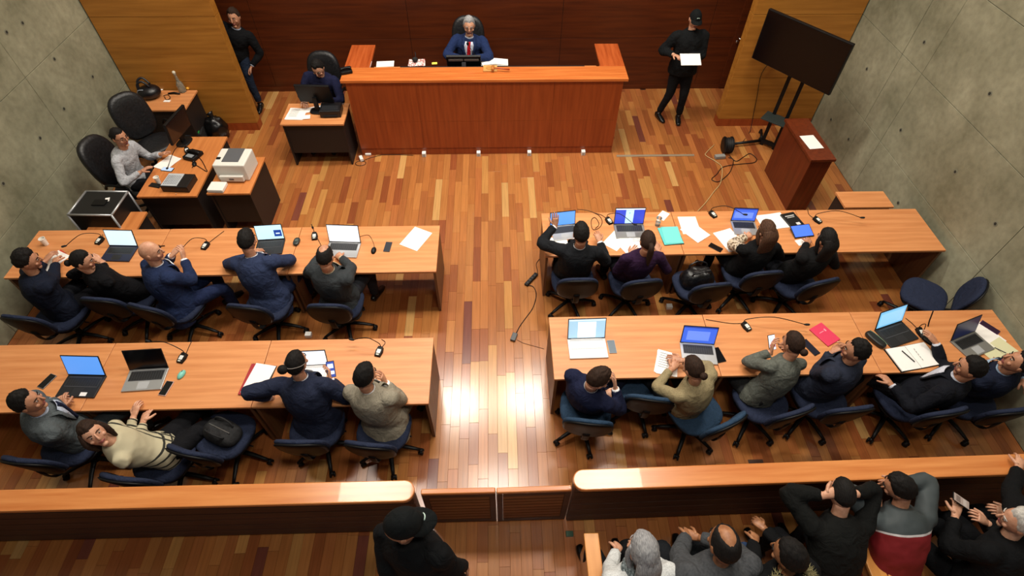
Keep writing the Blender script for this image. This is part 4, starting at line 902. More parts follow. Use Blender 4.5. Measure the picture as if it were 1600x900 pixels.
def folder(px, w, h, yaw, label, c1, c2=None, z=TZ):
    t = thing('folder', at(*px, z), rad(yaw), label, 'folder')
    B().bx(-w/2, w/2, -h/2, h/2, 0, .006).build('back_cover', plain('17181b', .5), t, bevel=.002)
    B().box((-.006, -.002, .011), (w*.96, h*.98, .006), rot=Matrix.Rotation(.03, 3, 'Z')).build('front_cover', c1, t)
    if c2: B().box((.01, .004, .0165), (w*.84, h*.95, .003), rot=Matrix.Rotation(-.06, 3, 'Z')).build('loose_paper', c2, t)
    return t
folder((403, 594), .24, .34, -8, 'black and red folder with white sheets, lower left row', plain('a01f28', .5), PAPER)
sheet((874, 382), .2, .24, 5, 'white papers by the raised arm at the aisle end, upper right row', n=2)
sheet((962, 376), .2, .28, -40, 'white sheet lying left of the fanned papers, upper right row', n=1)
sheet((985, 384), .24, .33, 28, 'fanned white papers before the woman in purple', n=3, z=TZ+.003)
sheet((1000, 372), .26, .2, 8, 'printed page lying below the deep blue screen', n=1, z=TZ+.01, lines=True)
folder((1048, 369), .24, .29, 4, 'teal folder on a black binder, upper right row', plain('5cc6c4', .6), plain('6fd0cc', .6))
sheet((1077, 352), .22, .3, 0, 'white sheet right of the teal folder, the farther of two', n=1)
sheet((1086, 363), .22, .28, 35, 'white sheet right of the teal folder, the nearer of two', n=1, z=TZ+.003)
sheet((1140, 375), .24, .33, 18, 'open white notepad under the leopard print sleeve', n=2, name='notepad', cat='notepad')
sheet((1207, 346), .34, .26, 8, 'white papers behind the light brown-haired woman', n=2)
t = thing('black_book', at(1238, 346, TZ), rad(14), 'black book with white print on the cover, behind the tablet', 'book')
B().bx(-.09, .09, -.13, .13, 0, .025).build('cover', plain('141417', .4), t, bevel=.003)
bb = B(); bb.bx(-.06, .06, .07, .082, .0252, .026).bx(-.05, .05, .045, .053, .0252, .026).bx(.0, .05, -.09, -.05, .0252, .026); bb.build('cover_print', plain('d8d8d8', .6), t)
t = thing('tablet', at(1253, 361, TZ+.03), rad(8), 'tablet with blue screen before the woman with long black hair', 'tablet')
B().box((0, 0, 0), (.25, .17, .009), rot=Matrix.Rotation(rad(15), 3, 'X')).build('body', plain('111214', .3), t, bevel=.003)
B().box((0, -.001, .006), (.23, .15, .001), rot=Matrix.Rotation(rad(15), 3, 'X')).build('display', screen('3f66e0', .9), t)
B().box((0, .07, -.012), (.2, .01, .035)).build('stand', BLACK, t)
sheet((1254, 378), .16, .09, 15, 'white slip of paper under the tablet', n=1)
def phone(px, yaw, label, z=TZ, face='101114', case=None, e=0, w=.075, l=.155):
    t = thing('phone', at(*px, z), rad(yaw), label, 'phone')
    B().bx(-w/2, w/2, -l/2, l/2, 0, .008).build('case', case or BLACK, t, bevel=.003)
    B().bx(-w/2+.004, w/2-.004, -l/2+.005, l/2-.005, .008, .009).build('display', plain(face, .12, emit=e), t); return t
phone((606, 386), -6, 'dark grey phone lying near the blank sheet, upper left row', face='3c3f45', case=plain('3c3f45', .4))
phone((74, 596), -22, 'black phone left of the black laptop', case=plain('8c8a8c', .3, .5))
phone((260, 607), -10, 'black phone with pale pink case by the silver laptop, lower left row', case=plain('c9a59c', .4))
phone((956, 542), 2, 'grey glass-faced phone beside the white laptop', face='77828c', case=plain('9da3a8', .3))
phone((1118, 387), 48, 'black phone near the edge of the table beside the black handbag')
phone((1122, 555), 12, 'large black phone right of the silver laptop, by the woman in the beige blazer', w=.09, l=.17)
phone((1266, 543), 25, 'dark navy phone beside the pink folder', face='1a1a2c', l=.19)
phone((1546, 512), 35, 'phone in a purple case at the wall end of the lower right row', face='2c1430', case=plain('5a1f58', .4), l=.18)
def held_phone(p, name_, label, yaw, col, tilt=55):
    t = thing('phone', p, rad(yaw), label, 'phone'); R = Matrix.Rotation(rad(tilt), 3, 'X')
    B().box((0, 0, 0), (.074, .15, .008), rot=R).build('case', BLACK, t, bevel=.003)
    bb = B(); bb.box(R @ V((0, 0, .005)), (.066, .14, .001), 0, R); bb.box(R @ V((0, .03, .0058)), (.05, .04, .0006), 1, R); bb.box(R @ V((0, -.03, .0058)), (.056, .03, .0006), 2, R)
    bb.build('display', col, t)
held_phone(at(517, 577, .98), 'a', 'lit phone in the hand of the man with the hair bun', 10, [screen('3c4f9c', .7), screen('c8d4f4', .9), screen('e8eefc', .9)], 40)
held_phone(at(1206, 535, 1.0), 'b', 'lit phone held by the person in the grey sweater', 12, [screen('dfe4ee', .9), screen('b8c8ea', .9), screen('a83246', .8)], 45)
held_phone(f6['wr'][-1]+f6['hd'][-1]*.12+V((0, 0, .03)), 'c', 'phone held by the white-haired man', 60, [plain('b8a8a0', .2), plain('8a7a74', .2), plain('cfc4be', .2)], 20)
def mouse(px, yaw, label, mat, z=TZ, cable=None, s=1):
    t = thing('computer_mouse', at(*px, z), rad(yaw), label, 'mouse')
    B().ball((0, 0, .004), None, 16, 10, 0, None, lambda u: V((u.x*.03*s, u.y*.053*s, max(u.z, -.1)*.03*s))).build('body', mat, t, True)
    B().box((0, .025*s, .031*s), (.006, .018, .006)).build('wheel', GREYP, t)
    if cable: B().tube([(0, .05, .006)]+[Matrix.Rotation(-rad(yaw), 3, 'Z') @ (at(*q, z+.004)-at(*px, z)) for q in cable], .0022, 5, sub=4).build('cable', BLACK, t)
mouse((584, 392), -3, 'black mouse on a thin cable right of the silver laptop', BLACK, cable=[(583, 378), (577, 368), (568, 368), (560, 371)])
mouse((284, 586), -15, 'small turquoise mouse on the lower left row', plain('79c4b4', .4))
t = thing('speakerphone', at(464, 379, TZ), rad(-4), 'small dark rounded device left of the table joint, upper left row', 'device')
B().pad(.07, .12, .03, lambda p: V((p.x, p.y, p.z+.016))).build('body', plain('2a302f', .4), t, True); B().bx(-.018, .018, -.01, .03, .0312, .032).build('buttons', plain('4f5a55', .5), t)
t = thing('paper_cup', at(73, 382, TZ), 0, 'white paper cup at the left wall end of the upper left row', 'cup')
def cup(t, r=.033, h=.095):
    B().tube([(0, 0, 0), (0, 0, h)], [r*.72, r], 20, axis=(1, 0, 0), caps=False).cyl((0, 0, .001), r*.7, .003, 20).build('wall', plain('efece4', .6), t, True)
    a = [V((r*math.cos(q), r*math.sin(q), h)) for q in [2*PI*i/20 for i in range(21)]]; B().tube(a, .002, 6).build('rim', plain('f8f6f0', .5), t, True)
    B().cyl((0, 0, h*.75), r*.9, .002, 20).build('liquid', plain('c9c2b4', .2), t)
cup(t)
tag(B().tube([(-.05, 0, 0), (.05, .01, 0)], .005, 8).build('pen', BLACK, loc=at(250, 385, TZ+.006)), 'black pen beside the bald man\'s head', 'pen')
sheet((1041, 567), .2, .27, -20, 'white notebook page being written on by the woman in beige', n=3, name='notebook', cat='notebook', lines=True)
t = thing('pink_folder', at(1288, 523, TZ), rad(28), 'bright pink folder on the lower right row', 'folder')
B().bx(-.09, .09, -.12, .12, 0, .012).build('cover', plain('d8365a', .5), t, bevel=.003); bb = B(); bb.bx(-.04, .02, .03, .036, .0122, .013).bx(.035, .05, .02, .05, .0122, .013); bb.build('mark', plain('f0a0b4', .5), t)
t = thing('glasses_case', at(1366, 533, TZ), rad(28), 'black zipped case with green edge left of the black laptop', 'case')
B().pad(.09, .22, .05, lambda p: V((p.x, p.y, p.z+.026))).build('body', plain('151817', .5), t, True); B().tube([(.03, -.1, .045), (.038, 0, .05), (.03, .1, .045)], .005, 6, sub=3).build('zip', plain('5f7a63', .5), t)
t = thing('open_notebook', at(1426, 558, TZ), rad(10), 'open white notebook with a pen, lower right row', 'notebook')
for s in (-1, 1): B().box((s*.11, 0, .006+.0), (.215, .26, .01), rot=Matrix.Rotation(rad(-s*2), 3, 'Y')).build('page_block', PAPER, t)
B().bx(-.23, .23, -.137, .137, 0, .003).build('cover', BLACK, t)
tag(B().tube([(-.0, -.07, 0), (-.04, .07, 0)], .0045, 8).build('pen', BLACK, loc=at(1422, 556, TZ+.018), rz=rad(10)), 'dark pen lying on the open white notebook', 'pen')
bb = B(); [bb.bx(.03, .034+.0, -.06+i*.03, -.04+i*.03, .0, .0006) for i in range(5)]; bb.build('writing', plain('55565c', .8), t).location = (.03, 0, .0165)
sheet((1535, 522), .24, .33, 22, 'white papers between the grey laptop and the purple phone', n=3)
for i, (p, dx) in enumerate((((1545, 548), 0), ((1571, 545), 0))):
    sheet(p, .16, .24, 24, ('pale yellow notepad right of the grey laptop, left half', 'pale yellow notepad page nearest the right wall')[i], col=plain('dcd9b0', .8), name='yellow_notepad', cat='notepad', n=2, z=TZ+.002)
tag(B().tube([(-.05, 0, 0), (.05, -.02, 0)], .004, 8).build('pen', GREYP, loc=at(1563, 546, TZ+.012), rz=rad(-30)), 'grey pen on the pale yellow notepad', 'pen')
B_ = thing('mobile_stand', at(1448, 533, TZ), rad(30), 'small black rounded object under the reaching hand', 'device'); B().pad(.06, .12, .025, lambda p: V((p.x, p.y, p.z+.013))).build('body', BLACK, B_, True)
# cables, glass and keyring on the upper right row
bb = B(); pts = [at(u, v, TZ+.005) for u, v in ((902, 327), (918, 329), (935, 336), (941, 346), (936, 356), (926, 358), (924, 344), (930, 340), (936, 350), (930, 357))]; bb.tube(pts, .0035, 6, sub=5)
tag(bb.build('laptop_cable', BLACK, None, True), 'looped black cable right of the aisle-end laptop, upper right row', 'cable')
GLASS = plain('e8f0f2', .05, trans=.9, name='glass')
t = thing('drinking_glass', at(1027, 352, TZ), 0, 'clear glass beside the teal folder', 'glass')
B().tube([(0, 0, 0), (0, 0, .12)], [.028, .034], 20, axis=(1, 0, 0), caps=False).cyl((0, 0, 0), .028, .012, 20).build('wall', GLASS, t, True)
B().cyl((0, 0, .0125), .028, .05, 20).build('water', plain('dfe9ee', .05, trans=.8), t, True)
sheet((1036, 337), .1, .16, -40, 'small crumpled white paper behind the clear glass', n=1)
# bags on chairs
def bag(loc, rz, label, s=1.0, name='handbag', cat='bag', gloss=.35, flat=1.0):
    t = thing(name, loc, rz, label, cat); mt = noisy('08080a', '17171a', (25, 25, 25), 4, gloss, .5, 'bag_leather', bdist=.02)
    def f(p):
        k = 1-.25*max(0, p.z/.1); return V((p.x*k, p.y*k, (p.z+.1)*flat+.012*math.sin(p.x*30)*math.cos(p.y*25)))
    b_ = B().pad(.38*s, .24*s, .2*s, f, n=36, e=3).build('body', mt, t, True); md = b_.modifiers.new('sub', 'SUBSURF'); md.levels = md.render_levels = 1
    for q in (-1, 1):
        B().tube([(-.1*s, q*.05, .17*flat), (-.09*s, q*.07, .24*flat), (0, q*.08, .275*flat), (.09*s, q*.07, .24*flat), (.1*s, q*.05, .17*flat)], .009, 8, sub=4).build('handle', mt, t, True)
    B().tube([(-.12*s, 0, .2*flat), (.12*s, 0, .2*flat)], .005, 6).build('zip', plain('8a8a8a', .3, .8), t)
    return t
l, y_ = CH['C3']; bag(V((l.x, l.y+.02, .5)), rad(y_), 'shiny black leather handbag on the chair in the upper right row', 1.05)
l, y_ = CH['B3']; bag(V((l.x, l.y, .5)), rad(y_-10), 'black soft bag lying on the empty blue chair, lower left row', 1.0, gloss=.8, flat=.6)
# bench top things
bz = 1.137
def bench_at(u, v, z=bz): return at(u, v, z)
def monitor(loc, rz, label, w=.5, h=.3, tilt=0, strip=None):
    t = thing('monitor', loc, rz, label, 'monitor'); R = Matrix.Rotation(rad(tilt), 3, 'X')
    B().box((0, 0, .12+h/2), (w, .035, h), rot=R).build('screen_housing', BLACK, t, bevel=.006)
    B().box(V((0, 0, .12+h/2))+R @ V((0, -.0185, 0)), (w-.03, .001, h-.03), rot=R).build('display', plain('0a0c12', .15), t)
    B().box((0, .04, .12), (.06, .03, .22)).build('neck', GREYP if strip else BLACK, t); B().pad(.24, .18, .02, lambda p: V((p.x, p.y+.03, p.z+.01))).build('foot', GREYP if strip else BLACK, t, True)
    if strip:
        for s in (-1, 1): B().box(V((0, 0, .12+h/2))+R @ V((s*w*.23, .019, h*.18)), (w*.42, .003, h*.2), rot=R).build('vent_panel', plain('9aa0a0', .4), t)
    return t
monitor(at_y(725, 100, 7.72)+V((0, 0, -.19)), PI, 'black monitor before the judge, seen from behind', .5, .24, -30, True)
sheet((602, 100), .26, .17, 4, 'white papers at the left end of the judge\'s desktop', z=1.131)
def checker():
    m, nt, b = nodes('red_check'); L = nt.links.new; tc = N(nt, 'ShaderNodeTexCoord'); vo = N(nt, 'ShaderNodeTexNoise', Scale=45.0); cr = N(nt, 'ShaderNodeValToRGB'); cr.color_ramp.elements[0].color = lin('a84038'); cr.color_ramp.elements[1].color = lin('f0e4e0'); cr.color_ramp.elements[0].position = .42; cr.color_ramp.elements[1].position = .5
    L(tc.outputs['Object'], vo.inputs[0]); L(vo.outputs[0], cr.inputs[0]); L(cr.outputs[0], b.inputs['Base Color']); return m
sheet((651, 98), .24, .2, 0, 'white and red patterned booklet on the black mat', col=checker(), z=bz, n=3, name='booklet', cat='booklet')
bb = B(); bb.ball((0, 0, .04), (.045, .04, .035), 12, 8); bb.tube([(0, 0, .02), (.01, .05, .08), (0, .09, .11)], .006, 6, sub=3); tag(bb.build('desk_microphone', BLACKM, None, True, loc=at(649, 97, bz+.005)), 'round black device on the patterned booklet', 'device')
sheet((679, 99), .08, .06, 5, 'yellow sticky note on the black mat', col=plain('e6e05a', .7), z=bz, name='sticky_note', cat='note')
t = thing('open_book', at(773, 98, bz), 0, 'open white book lying before the judge', 'book')
for s in (-1, 1): B().box((s*.1, 0, .012), (.2, .17, .016), rot=Matrix.Rotation(rad(s*6), 3, 'Y')).build('page_block', PAPER, t)
B().bx(-.2, .2, -.09, .09, 0, .003).build('cover', WHITE, t)
t = thing('gavel_block', at(766, 108, 1.282), 0, 'square pale wooden sound block on the bench top', 'block'); B().bx(-.1, .1, -.08, .08, 0, .02).build('block', wood('c08a48', 'd8a662', 'x', .4), t, bevel=.004)
B().cyl((0, 0, .0201), .06, .006, 24).build('sound_disc', wood('b07a3c', 'c8924e', 'x', .4), t)
t = thing('gavel', at(770, 106, 1.33), rad(-4), 'wooden gavel lying on its block', 'gavel'); gm = wood('a8642c', 'c8843f', 'y', .3)
B().tube([(0, -.05, 0), (0, -.045, 0), (0, -.02, 0), (0, .02, 0), (0, .045, 0), (0, .05, 0)], [.018, .022, .02, .02, .022, .018], 14).build('head', gm, t, True)
B().tube([(0, 0, 0), (.1, -.005, -.005), (.24, -.01, -.012)], [.008, .009, .012], 8).build('handle', wood('8a2f1a', 'a33f22', 'x', .3), t, True)
bb = B(); j = at_y(742, 88, 7.75); gooseneck(bb, j+V((.1, .0, -.18)), j+V((-.1, .12, .12)), .02); bb.ball(j+V((-.1, .12, .13)), (.02, .02, .03), 8, 6); tag(bb.build('gooseneck_microphone', BLACK, None, True), 'black gooseneck microphone in front of the judge\'s tie', 'microphone')
for i, (u, v) in enumerate(((663, 244), (748, 243), (827, 243), (911, 242))):
    p = at(u, v, 0); t = thing('floor_socket', (p.x, 7.2, 0), 0, ('first', 'second', 'third', 'fourth')[i]+' small white socket from the left at the foot of the bench', 'socket', 'floor sockets at the foot of the bench')
    B().bx(-.03, .03, -.03, .04, 0, .07).build('box', WHITE, t, bevel=.004); B().bx(-.02, .02, -.034, -.0305, .015, .055).build('face', plain('a8a49c', .4), t)
a, b = at(963, 243), at(1085, 244); bb = B(); bb.box(((a.x+b.x)/2, (a.y+b.y)/2, .006), ((b-a).length, .045, .012)); tag(bb.build('cable_cover', plain('b9a890', .3, .5), None, bevel=.004), 'flat metallic cable cover strip on the floor right of the bench', 'cable cover')
# clerk desk beside the bench
DZ = .742
monitor(V((-2.62, 7.33, .742)), rad(176), 'black monitor hiding the clerk beside the bench', .5, .3, -12)
t = thing('desktop_printer', at(519, 177, DZ), rad(2), 'small black device on the clerk\'s desk beside the bench', 'printer')
B().bx(-.15, .15, -.12, .12, 0, .11).build('body', plain('151517', .4), t, bevel=.012); B().bx(-.12, .12, -.1, .02, .1101, .115).build('lid', plain('26272a', .3), t); B().box((0, -.125, .03), (.2, .01, .02)).build('slot', BLACKM, t)
sheet((463, 178), .26, .3, -5, 'white papers at the left of the small clerk desk, largest sheet', z=DZ, n=2, lines=True)
sheet((492, 170), .3, .12, 18, 'white papers under the clerk\'s monitor', z=DZ+.004, n=2)
sheet((478, 183), .12, .1, 8, 'small white note in front of the clerk\'s papers', z=DZ+.006)
tag(B().tube([(-.05, .02, 0), (.1, -.01, 0)], .008, 8).build('stapler', GREYP, loc=at(527, 162, DZ+.03)), 'thin grey bar behind the black device on the clerk desk', 'stapler')
t = thing('telephone', at(541, 112, 1.285), rad(20), 'black telephone at the left corner of the bench top', 'telephone')
B().bx(-.08, .08, -.08, .08, 0, .04).build('base', BLACK, t, bevel=.01); B().tube([(-.07, -.02, .05), (-.03, -.02, .065), (.03, -.02, .065), (.07, -.02, .05)], [.025, .014, .014, .025], 8, sub=2).build('handset', BLACK, t, True)
t = thing('power_adapter', at(565, 250), 0, 'white plugs and looped cable on the floor by the bench corner', 'plug')
B().box((0, 0, .03), (.05, .1, .05), rot=Matrix.Rotation(.4, 3, 'Z')).build('adapter', WHITE, t, bevel=.006); B().box((.09, .12, .02), (.09, .035, .03)).build('plug', WHITE, t, bevel=.004)
B().tube([V((.08*math.cos(a), -.09+.06*math.sin(a), .006)) for a in [i*.4 for i in range(20)]]+[V((.3, .12, .006)), V((.8, .1, .006))], .004, 6, sub=2).build('cable', BLACK, t, True)
# long clerk desk on the left
monitor(V((-4.28, 6.55, .742)), rad(82), 'large black monitor on the long desk, facing the woman in grey', .5, .32, 8)
sheet((262, 254), .2, .28, -28, 'white sheets under the hand of the woman in pale grey', z=DZ, n=3)
phone((262, 265), 80, 'phone with lit blue and white screen on the long desk', z=DZ, face='a8c0e0', e=.5)
t = thing('paper_cup', at(249, 286, DZ), 0, 'white paper cup on the long desk beside the sound mixer', 'cup'); cup(t)
t = thing('sound_mixer', at(280, 290, DZ), rad(-4), 'black console with a pale printed top on the long desk', 'console')
B().bx(-.15, .19, -.13, .13, 0, .09).build('housing', plain('121214', .4), t, bevel=.006); B().box((-.04, .0, .0935), (.2, .24, .005)).build('control_panel', plain('b8bcc0', .4), t)
bb = B(); [bb.bx(-.12+i*.022, -.112+i*.022, -.09+.03*j, -.075+.03*j, .0961, .1) for i in range(8) for j in range(6)]; k = bb.build('sliders', plain('6a6e76', .5), t); k['kind'] = 'stuff'
phone((243, 290), 75, 'black phone at the edge of the long desk by the paper cup', z=DZ)
t = thing('telephone', at(303, 245, DZ), rad(-20), 'black desk telephone with coiled cord on the long desk', 'telephone')
B().bx(-.09, .09, -.1, .1, 0, .05).build('base', BLACK, t, bevel=.012); B().tube([(-.08, .02, .06), (-.04, .02, .085), (.06, .02, .085), (.1, .02, .06)], [.026, .015, .015, .026], 8, sub=2).build('handset', BLACK, t, True)
B().bx(-.05, .05, -.08, -.02, .0501, .054).build('keypad', plain('8a8e92', .4), t)
mic((293, 236), (262, 262), 25, 'gooseneck microphone on the long desk near the telephone', z=DZ, hz=1.0)
bb = B(); bb.tube([at(u, v, DZ+.005) for u, v in ((310, 245), (316, 252), (321, 262), (323, 268), (306, 258), (300, 262))], .005, 6, sub=4); tag(bb.build('desk_cable', BLACK, None, True), 'black cord winding over the edge of the long desk', 'cord')
mouse((304, 257), 20, 'black mouse on the long desk under the telephone', BLACK, z=DZ)
t = thing('dangling_cable', (0, 0, 0), 0, 'pale cable hanging from the long desk down to the floor', 'cable')
B().tube([at(275, 303, .76), at(276, 308, .6), at(280, 325, .35), at(290, 340, .1), at(300, 350, .01), at(310, 352, .01)], .005, 6, sub=4).build('cable', plain('b8b4ac', .5), t, True)
t = thing('printer', at(373, 270, DZ), rad(-2), 'white laser printer with grey top on the narrow desk', 'printer')
B().bx(-.2, .2, -.16, .2, 0, .24).build('body', plain('dcdad2', .45), t, bevel=.015); B().bx(-.1, .11, -.09, .19, .2401, .246).build('output_tray', plain('54565a', .6), t); B().box((-.16, -.02, .244), (.05, .04, .008)).build('control_panel', BLACK, t)
B().bx(-.15, .15, -.21, -.161, .02, .1).build('paper_tray', plain('cfccc4', .5), t, bevel=.008); B().bx(-.03, .03, -.214, -.2101, .05, .07).build('tray_handle', GREYP, t)
tag(B().bx(-.1, .1, -.085, .085, 0, .05).build('white_box', plain('e4e2dc', .5), bevel=.01, loc=at(341, 295, DZ), rz=rad(-3)), 'small white box on the desk in front of the printer', 'box')
# flight case
fx = V((-4.86, 5.24, 0)); t = thing('flight_case', fx, rad(-2), 'black wheeled flight case with silver edges by the left wall', 'case'); cw, cdp, ch = .26, .215, .8
B().bx(-cw, cw, -cdp, cdp, .08, ch).build('body', plain('0f0f10', .5), t, bevel=.004)
for k_, pts in enumerate(([(-cw, -cdp, ch), (cw, -cdp, ch)], [(-cw, cdp, ch), (cw, cdp, ch)], [(cw, -cdp, ch), (cw, cdp, ch)], [(-cw, -cdp, ch), (-cw, cdp, ch)], [(cw, -cdp, .08), (cw, -cdp, ch)], [(-cw, -cdp, .08), (-cw, -cdp, ch)], [(cw, cdp, .08), (cw, cdp, ch)])):
    B().tube(pts, .013, 8).build('edge_profile', SILVER, t, True)
B().box((.02, .0, ch+.008), (.16, .1, .012)).build('catch', BLACK, t); B().box((.08, .06, ch+.003), (.05, .07, .004), rot=Matrix.Rotation(.3, 3, 'Z')).build('sticker', WHITE, t)
B().box((cw+.008, 0, .4), (.012, .16, .03)).build('handle', GREYP, t); B().box((cw+.01, -.1, .3), (.01, .05, .14)).build('label_tag', plain('c9a59c', .6), t)
for sx in (-1, 1):
    for sy in (-1, 1): B().tube([(sx*cw*.8-.015, sy*cdp*.8, .04), (sx*cw*.8+.015, sy*cdp*.8, .04)], .04, 12).build('castor', BLACK, t, True)
# corner desk things
t = thing('helmet', at(238, 152, DZ+.0), rad(20), 'black helmet-like bag with looped straps on the corner desk', 'bag')
B().ball((0, 0, .09), (.16, .14, .1), 20, 12).build('body', plain('0c0d12', .35), t, True)
for q in (-1, 1): B().tube([(-.12, q*.03, .12), (-.1, q*.05+.02, .24), (-.02, q*.06+.03, .27), (.05, q*.05, .18)], [.016]*4, 8, sub=4).build('strap', plain('14151c', .4), t, True)
B().tube([(-.16, -.02, .1), (-.12, -.05, .16), (-.05, -.08, .17)], .008, 6, sub=3).build('buckle_strap', plain('8d95a0', .4), t, True)
t = thing('glass_bottle', at(286, 143, DZ), 0, 'tall clear glass bottle on the corner desk', 'bottle')
B().tube([(0, 0, 0), (0, 0, .01), (0, 0, .12), (0, 0, .18), (0, 0, .26), (0, 0, .29)], [.045, .055, .05, .022, .018, .022], 18, axis=(1, 0, 0), sub=2).build('body', plain('c8c8b8', .08, trans=.75), t, True); B().ball((0, 0, .31), (.025, .025, .025), 12, 8).build('stopper', plain('d8d4c0', .2), t, True)
tag(B().ball((0, 0, .02), (.025, .025, .02), 10, 6).build('tea_light', plain('e0a030', .4), None, True, loc=at(294, 140, DZ)), 'small orange candle beside the glass bottle', 'candle')
sheet((247, 140), .14, .08, 20, 'white note behind the black helmet on the corner desk', z=DZ)
sheet((261, 158), .1, .05, -5, 'small white note right of the black helmet', z=DZ)
tag(B().tube([(-.09, 0, 0), (0, .01, .004), (.09, -.01, 0)], [.012, .016, .01], 8).build('sunglasses', BLACK, None, True, loc=at(272, 146, DZ+.016)), 'thin black object beside the glass bottle', 'device')
bb = B(); bb.tube([at(u, v, DZ+.005) for u, v in ((255, 150), (262, 148), (266, 153), (260, 156), (257, 151))], .005, 6, sub=4); tag(bb.build('short_cable', BLACK, None, True), 'short looped black cable on the corner desk', 'cable')
t = thing('storage_box', (-4.72, 7.55, 0), .2, 'dark crate with a green lid beneath the corner desk', 'box'); B().bx(-.12, .12, -.14, .14, 0, .28).build('body', BLACKM, t, bevel=.01); B().bx(-.08, .09, -.12, .0, .2801, .3).build('lid', plain('2f9a44', .5), t)
t = thing('rubbish_bag', at(345, 214), 0, 'black plastic rubbish bag standing before the left screen wall', 'bag')
def rb(u): k = 1+.16*noise.noise(u*3)+.08*noise.noise(u*8); return V((u.x*.17*k, u.y*.16*k, max(u.z*.2*k, -.17)+.17))
B().ball((0, 0, 0), None, 28, 20, 0, None, rb).build('body', plain('0c0c0d', .28), t, True); B().tube([(0, 0, .34), (.01, 0, .38), (-.02, .02, .43)], [.05, .025, .06], 10, sub=2).build('knot', plain('131314', .3), t, True)
# television on a stand
p = at(1196, 222); tvy = rad(207)   # facing the courtroom towards lower left
tl, tr_, br_, bl = at_y(1200, 12, 7.9), None, None, None
base = V((4.36, 7.34, 0)); t = thing('television_stand', base, rad(-42), 'black wheeled stand with a small shelf carrying the television', 'stand')
for s in (-1, 1): B().box((s*.1, .02, .66), (.05, .035, 1.35)).build('upright', BLACK, t, bevel=.004)
B().box((0, -.09, .55), (.42, .26, .018)).build('shelf', plain('26302f', .5), t, bevel=.003)
B().box((0, .02, .07), (.34, .06, .05)).build('cross_bar', BLACK, t)
for s, (ex, ey) in ((-1, (-.42, -.36)), (1, (.3, -.4)), (-1, (-.25, .3)), (1, (.3, .28))):
    lg = B().tube([(s*.12, .02, .065), (ex, ey, .065)], [.024, .02], 8).build('foot_bar', BLACK, t, True)
    B().tube([(ex-.02, ey, .03), (ex+.02, ey, .03)], .03, 12).build('castor', BLACK, lg, True)
B().box((-.02, -.09, 1.6), (.3, .12, .3)).build('mounting_plate', BLACK, t)
t = thing('television', (4.14, 7.17, 1.68), rad(-55), 'large flat black television, switched off, on the wheeled stand', 'television')
B().box((0, 0, 0), (1.27, .05, .7)).build('housing', BLACK, t, bevel=.006); B().box((0, -.0265, .0), (1.24, .002, .67)).build('display', plain('050507', .22, spec=.3), t)
B().box((0, .04, 0), (.5, .04, .3)).build('rear_box', BLACK, t, bevel=.01)
t = thing('cable_reel', at(1133, 237), 0, 'round black cable reel on the floor left of the television stand', 'reel')
for s in (-1, 1): B().tube([(s*.05, 0, .13), (s*.06, 0, .13)], .13, 24, axis=(0, 1, 0)).build('flange', BLACK, t, True)
bb = B()
for i in range(6): a_ = [V((-.04+.016*i, (.1+.006*(i % 2))*math.cos(q), .13+(.1+.006*(i % 2))*math.sin(q))) for q in [2*PI*k/20 for k in range(21)]]; bb.tube(a_, .012, 6)
bb.tube([(-.05, 0, .13), (.05, 0, .13)], .09, 16); bb.build('wound_cable', plain('121213', .6), t, True)
bb = B(); pts = [(1140, 243), (1150, 252), (1162, 245), (1172, 240), (1182, 248), (1178, 254), (1160, 256), (1142, 258), (1128, 262), (1120, 272), (1112, 280), (1122, 284), (1134, 276), (1142, 266), (1146, 250), (1138, 246)]
bb.tube([at(u, v, .008) for u, v in pts], .006, 6, sub=5); tag(bb.build('tangled_cable', BLACK, None, True), 'tangled black cable on the floor beside the cable reel', 'cable')
bb = B(); bb.tube([at(u, v, .012) for u, v in ((1116, 226), (1104, 238), (1103, 243), (1118, 252), (1128, 262), (1126, 285), (1115, 300), (1103, 316), (1090, 330))], .005, 6, sub=5); tag(bb.build('pale_cable', plain('c9b07a', .5), None, True), 'thin pale cable from the cable reel to the upper right row', 'cable')
tag(B().box((0, 0, .03), (.16, .07, .05)).build('adapter_box', plain('8d8c88', .4), bevel=.006, loc=at(1124, 247), rz=.1), 'grey adapter box at the foot of the cable reel', 'adapter')
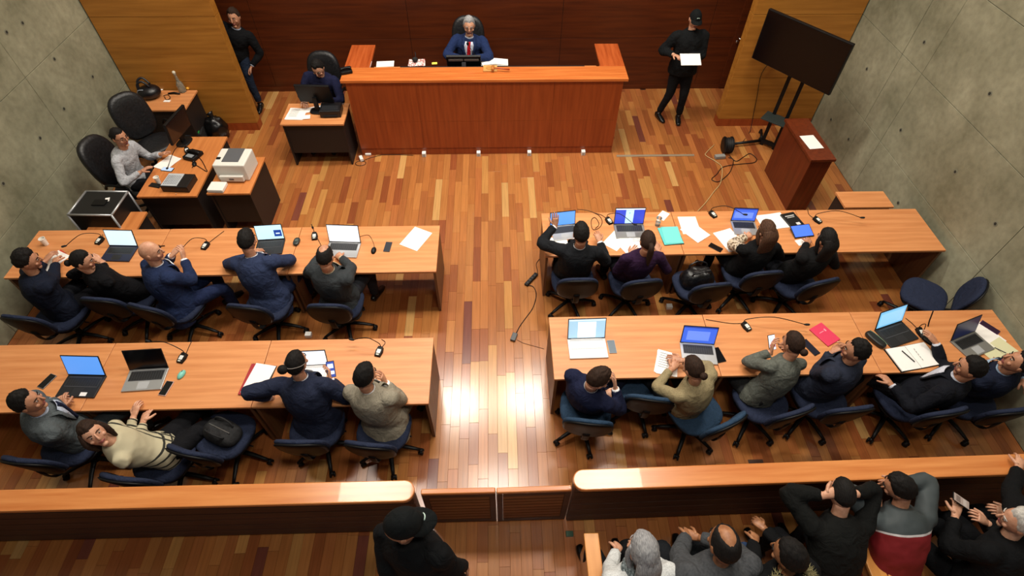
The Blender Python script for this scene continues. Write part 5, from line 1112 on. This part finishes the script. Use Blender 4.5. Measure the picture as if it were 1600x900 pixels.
bb = B(); bb.tube([at_y(1208, 92, 7.93), at_y(1190, 115, 7.93), at_y(1183, 150, 7.93), at_y(1178, 175, 7.93), at(1172, 205, .01), at(1160, 222, .01)], .005, 6, sub=4); tag(bb.build('television_cable', BLACK, None, True), 'thin black cable hanging on the right screen wall behind the television', 'cable')
# aisle cable with power strip and plug box
t = thing('power_strip', at(830, 438), rad(-38), 'black power strip standing on the aisle floor by the upper right row', 'power strip')
B().bx(-.025, .025, -.12, .12, 0, .035).build('body', BLACK, t, bevel=.006); bb = B(); [bb.cyl((0, -.08+.05*i, .0351), .015, .001, 12) for i in range(4)]; bb.build('sockets', plain('2c2c2e', .5), t)
bb = B(); bb.tube([at(u, v, .006) for u, v in ((824, 446), (833, 448), (838, 460), (833, 480), (822, 496), (812, 510), (806, 522))], .005, 6, sub=4); tag(bb.build('aisle_cable', BLACK, None, True), 'black cable curving along the aisle floor', 'cable')
bb = B(); bb.tube([at(u, v, .006) for u, v in ((836, 436), (840, 425), (838, 412), (846, 402))], .004, 6, sub=4); tag(bb.build('short_cable', BLACK, None, True), 'short black cable from the power strip to the table side', 'cable')
tag(B().bx(-.03, .03, -.055, .055, 0, .035).build('plug_box', plain('4a4c4e', .4), bevel=.006, loc=at(803, 528), rz=rad(-20)), 'small grey plug box at the end of the aisle cable', 'plug')
bb = B(); bb.tube([at(u, v, .004) for u, v in ((808, 531), (818, 536), (832, 540), (850, 545))], .003, 6, sub=4); tag(bb.build('thin_cable', plain('6b4a38', .6), None, True), 'thin brown cable from the plug box to the lower right row', 'cable')
B_ = B().bx(-.075, .075, -.045, .045, 0, .003); tag(B_.build('floor_outlet', plain('3d2314', .6), loc=at(1182, 725, 0.001)), 'small dark outlet plate set in the floor behind the right rail', 'outlet')
for k_, (u, v, lab, wall) in enumerate(((1045, 481, 'white socket on the floor between the right rows', 0), (483, 525, 'white socket on the floor between the left rows', 0))):
    t = thing('floor_socket', at(u, v), 0, lab, 'socket'); B().bx(-.035, .035, -.03, .03, 0, .05).build('box', WHITE, t, bevel=.004)
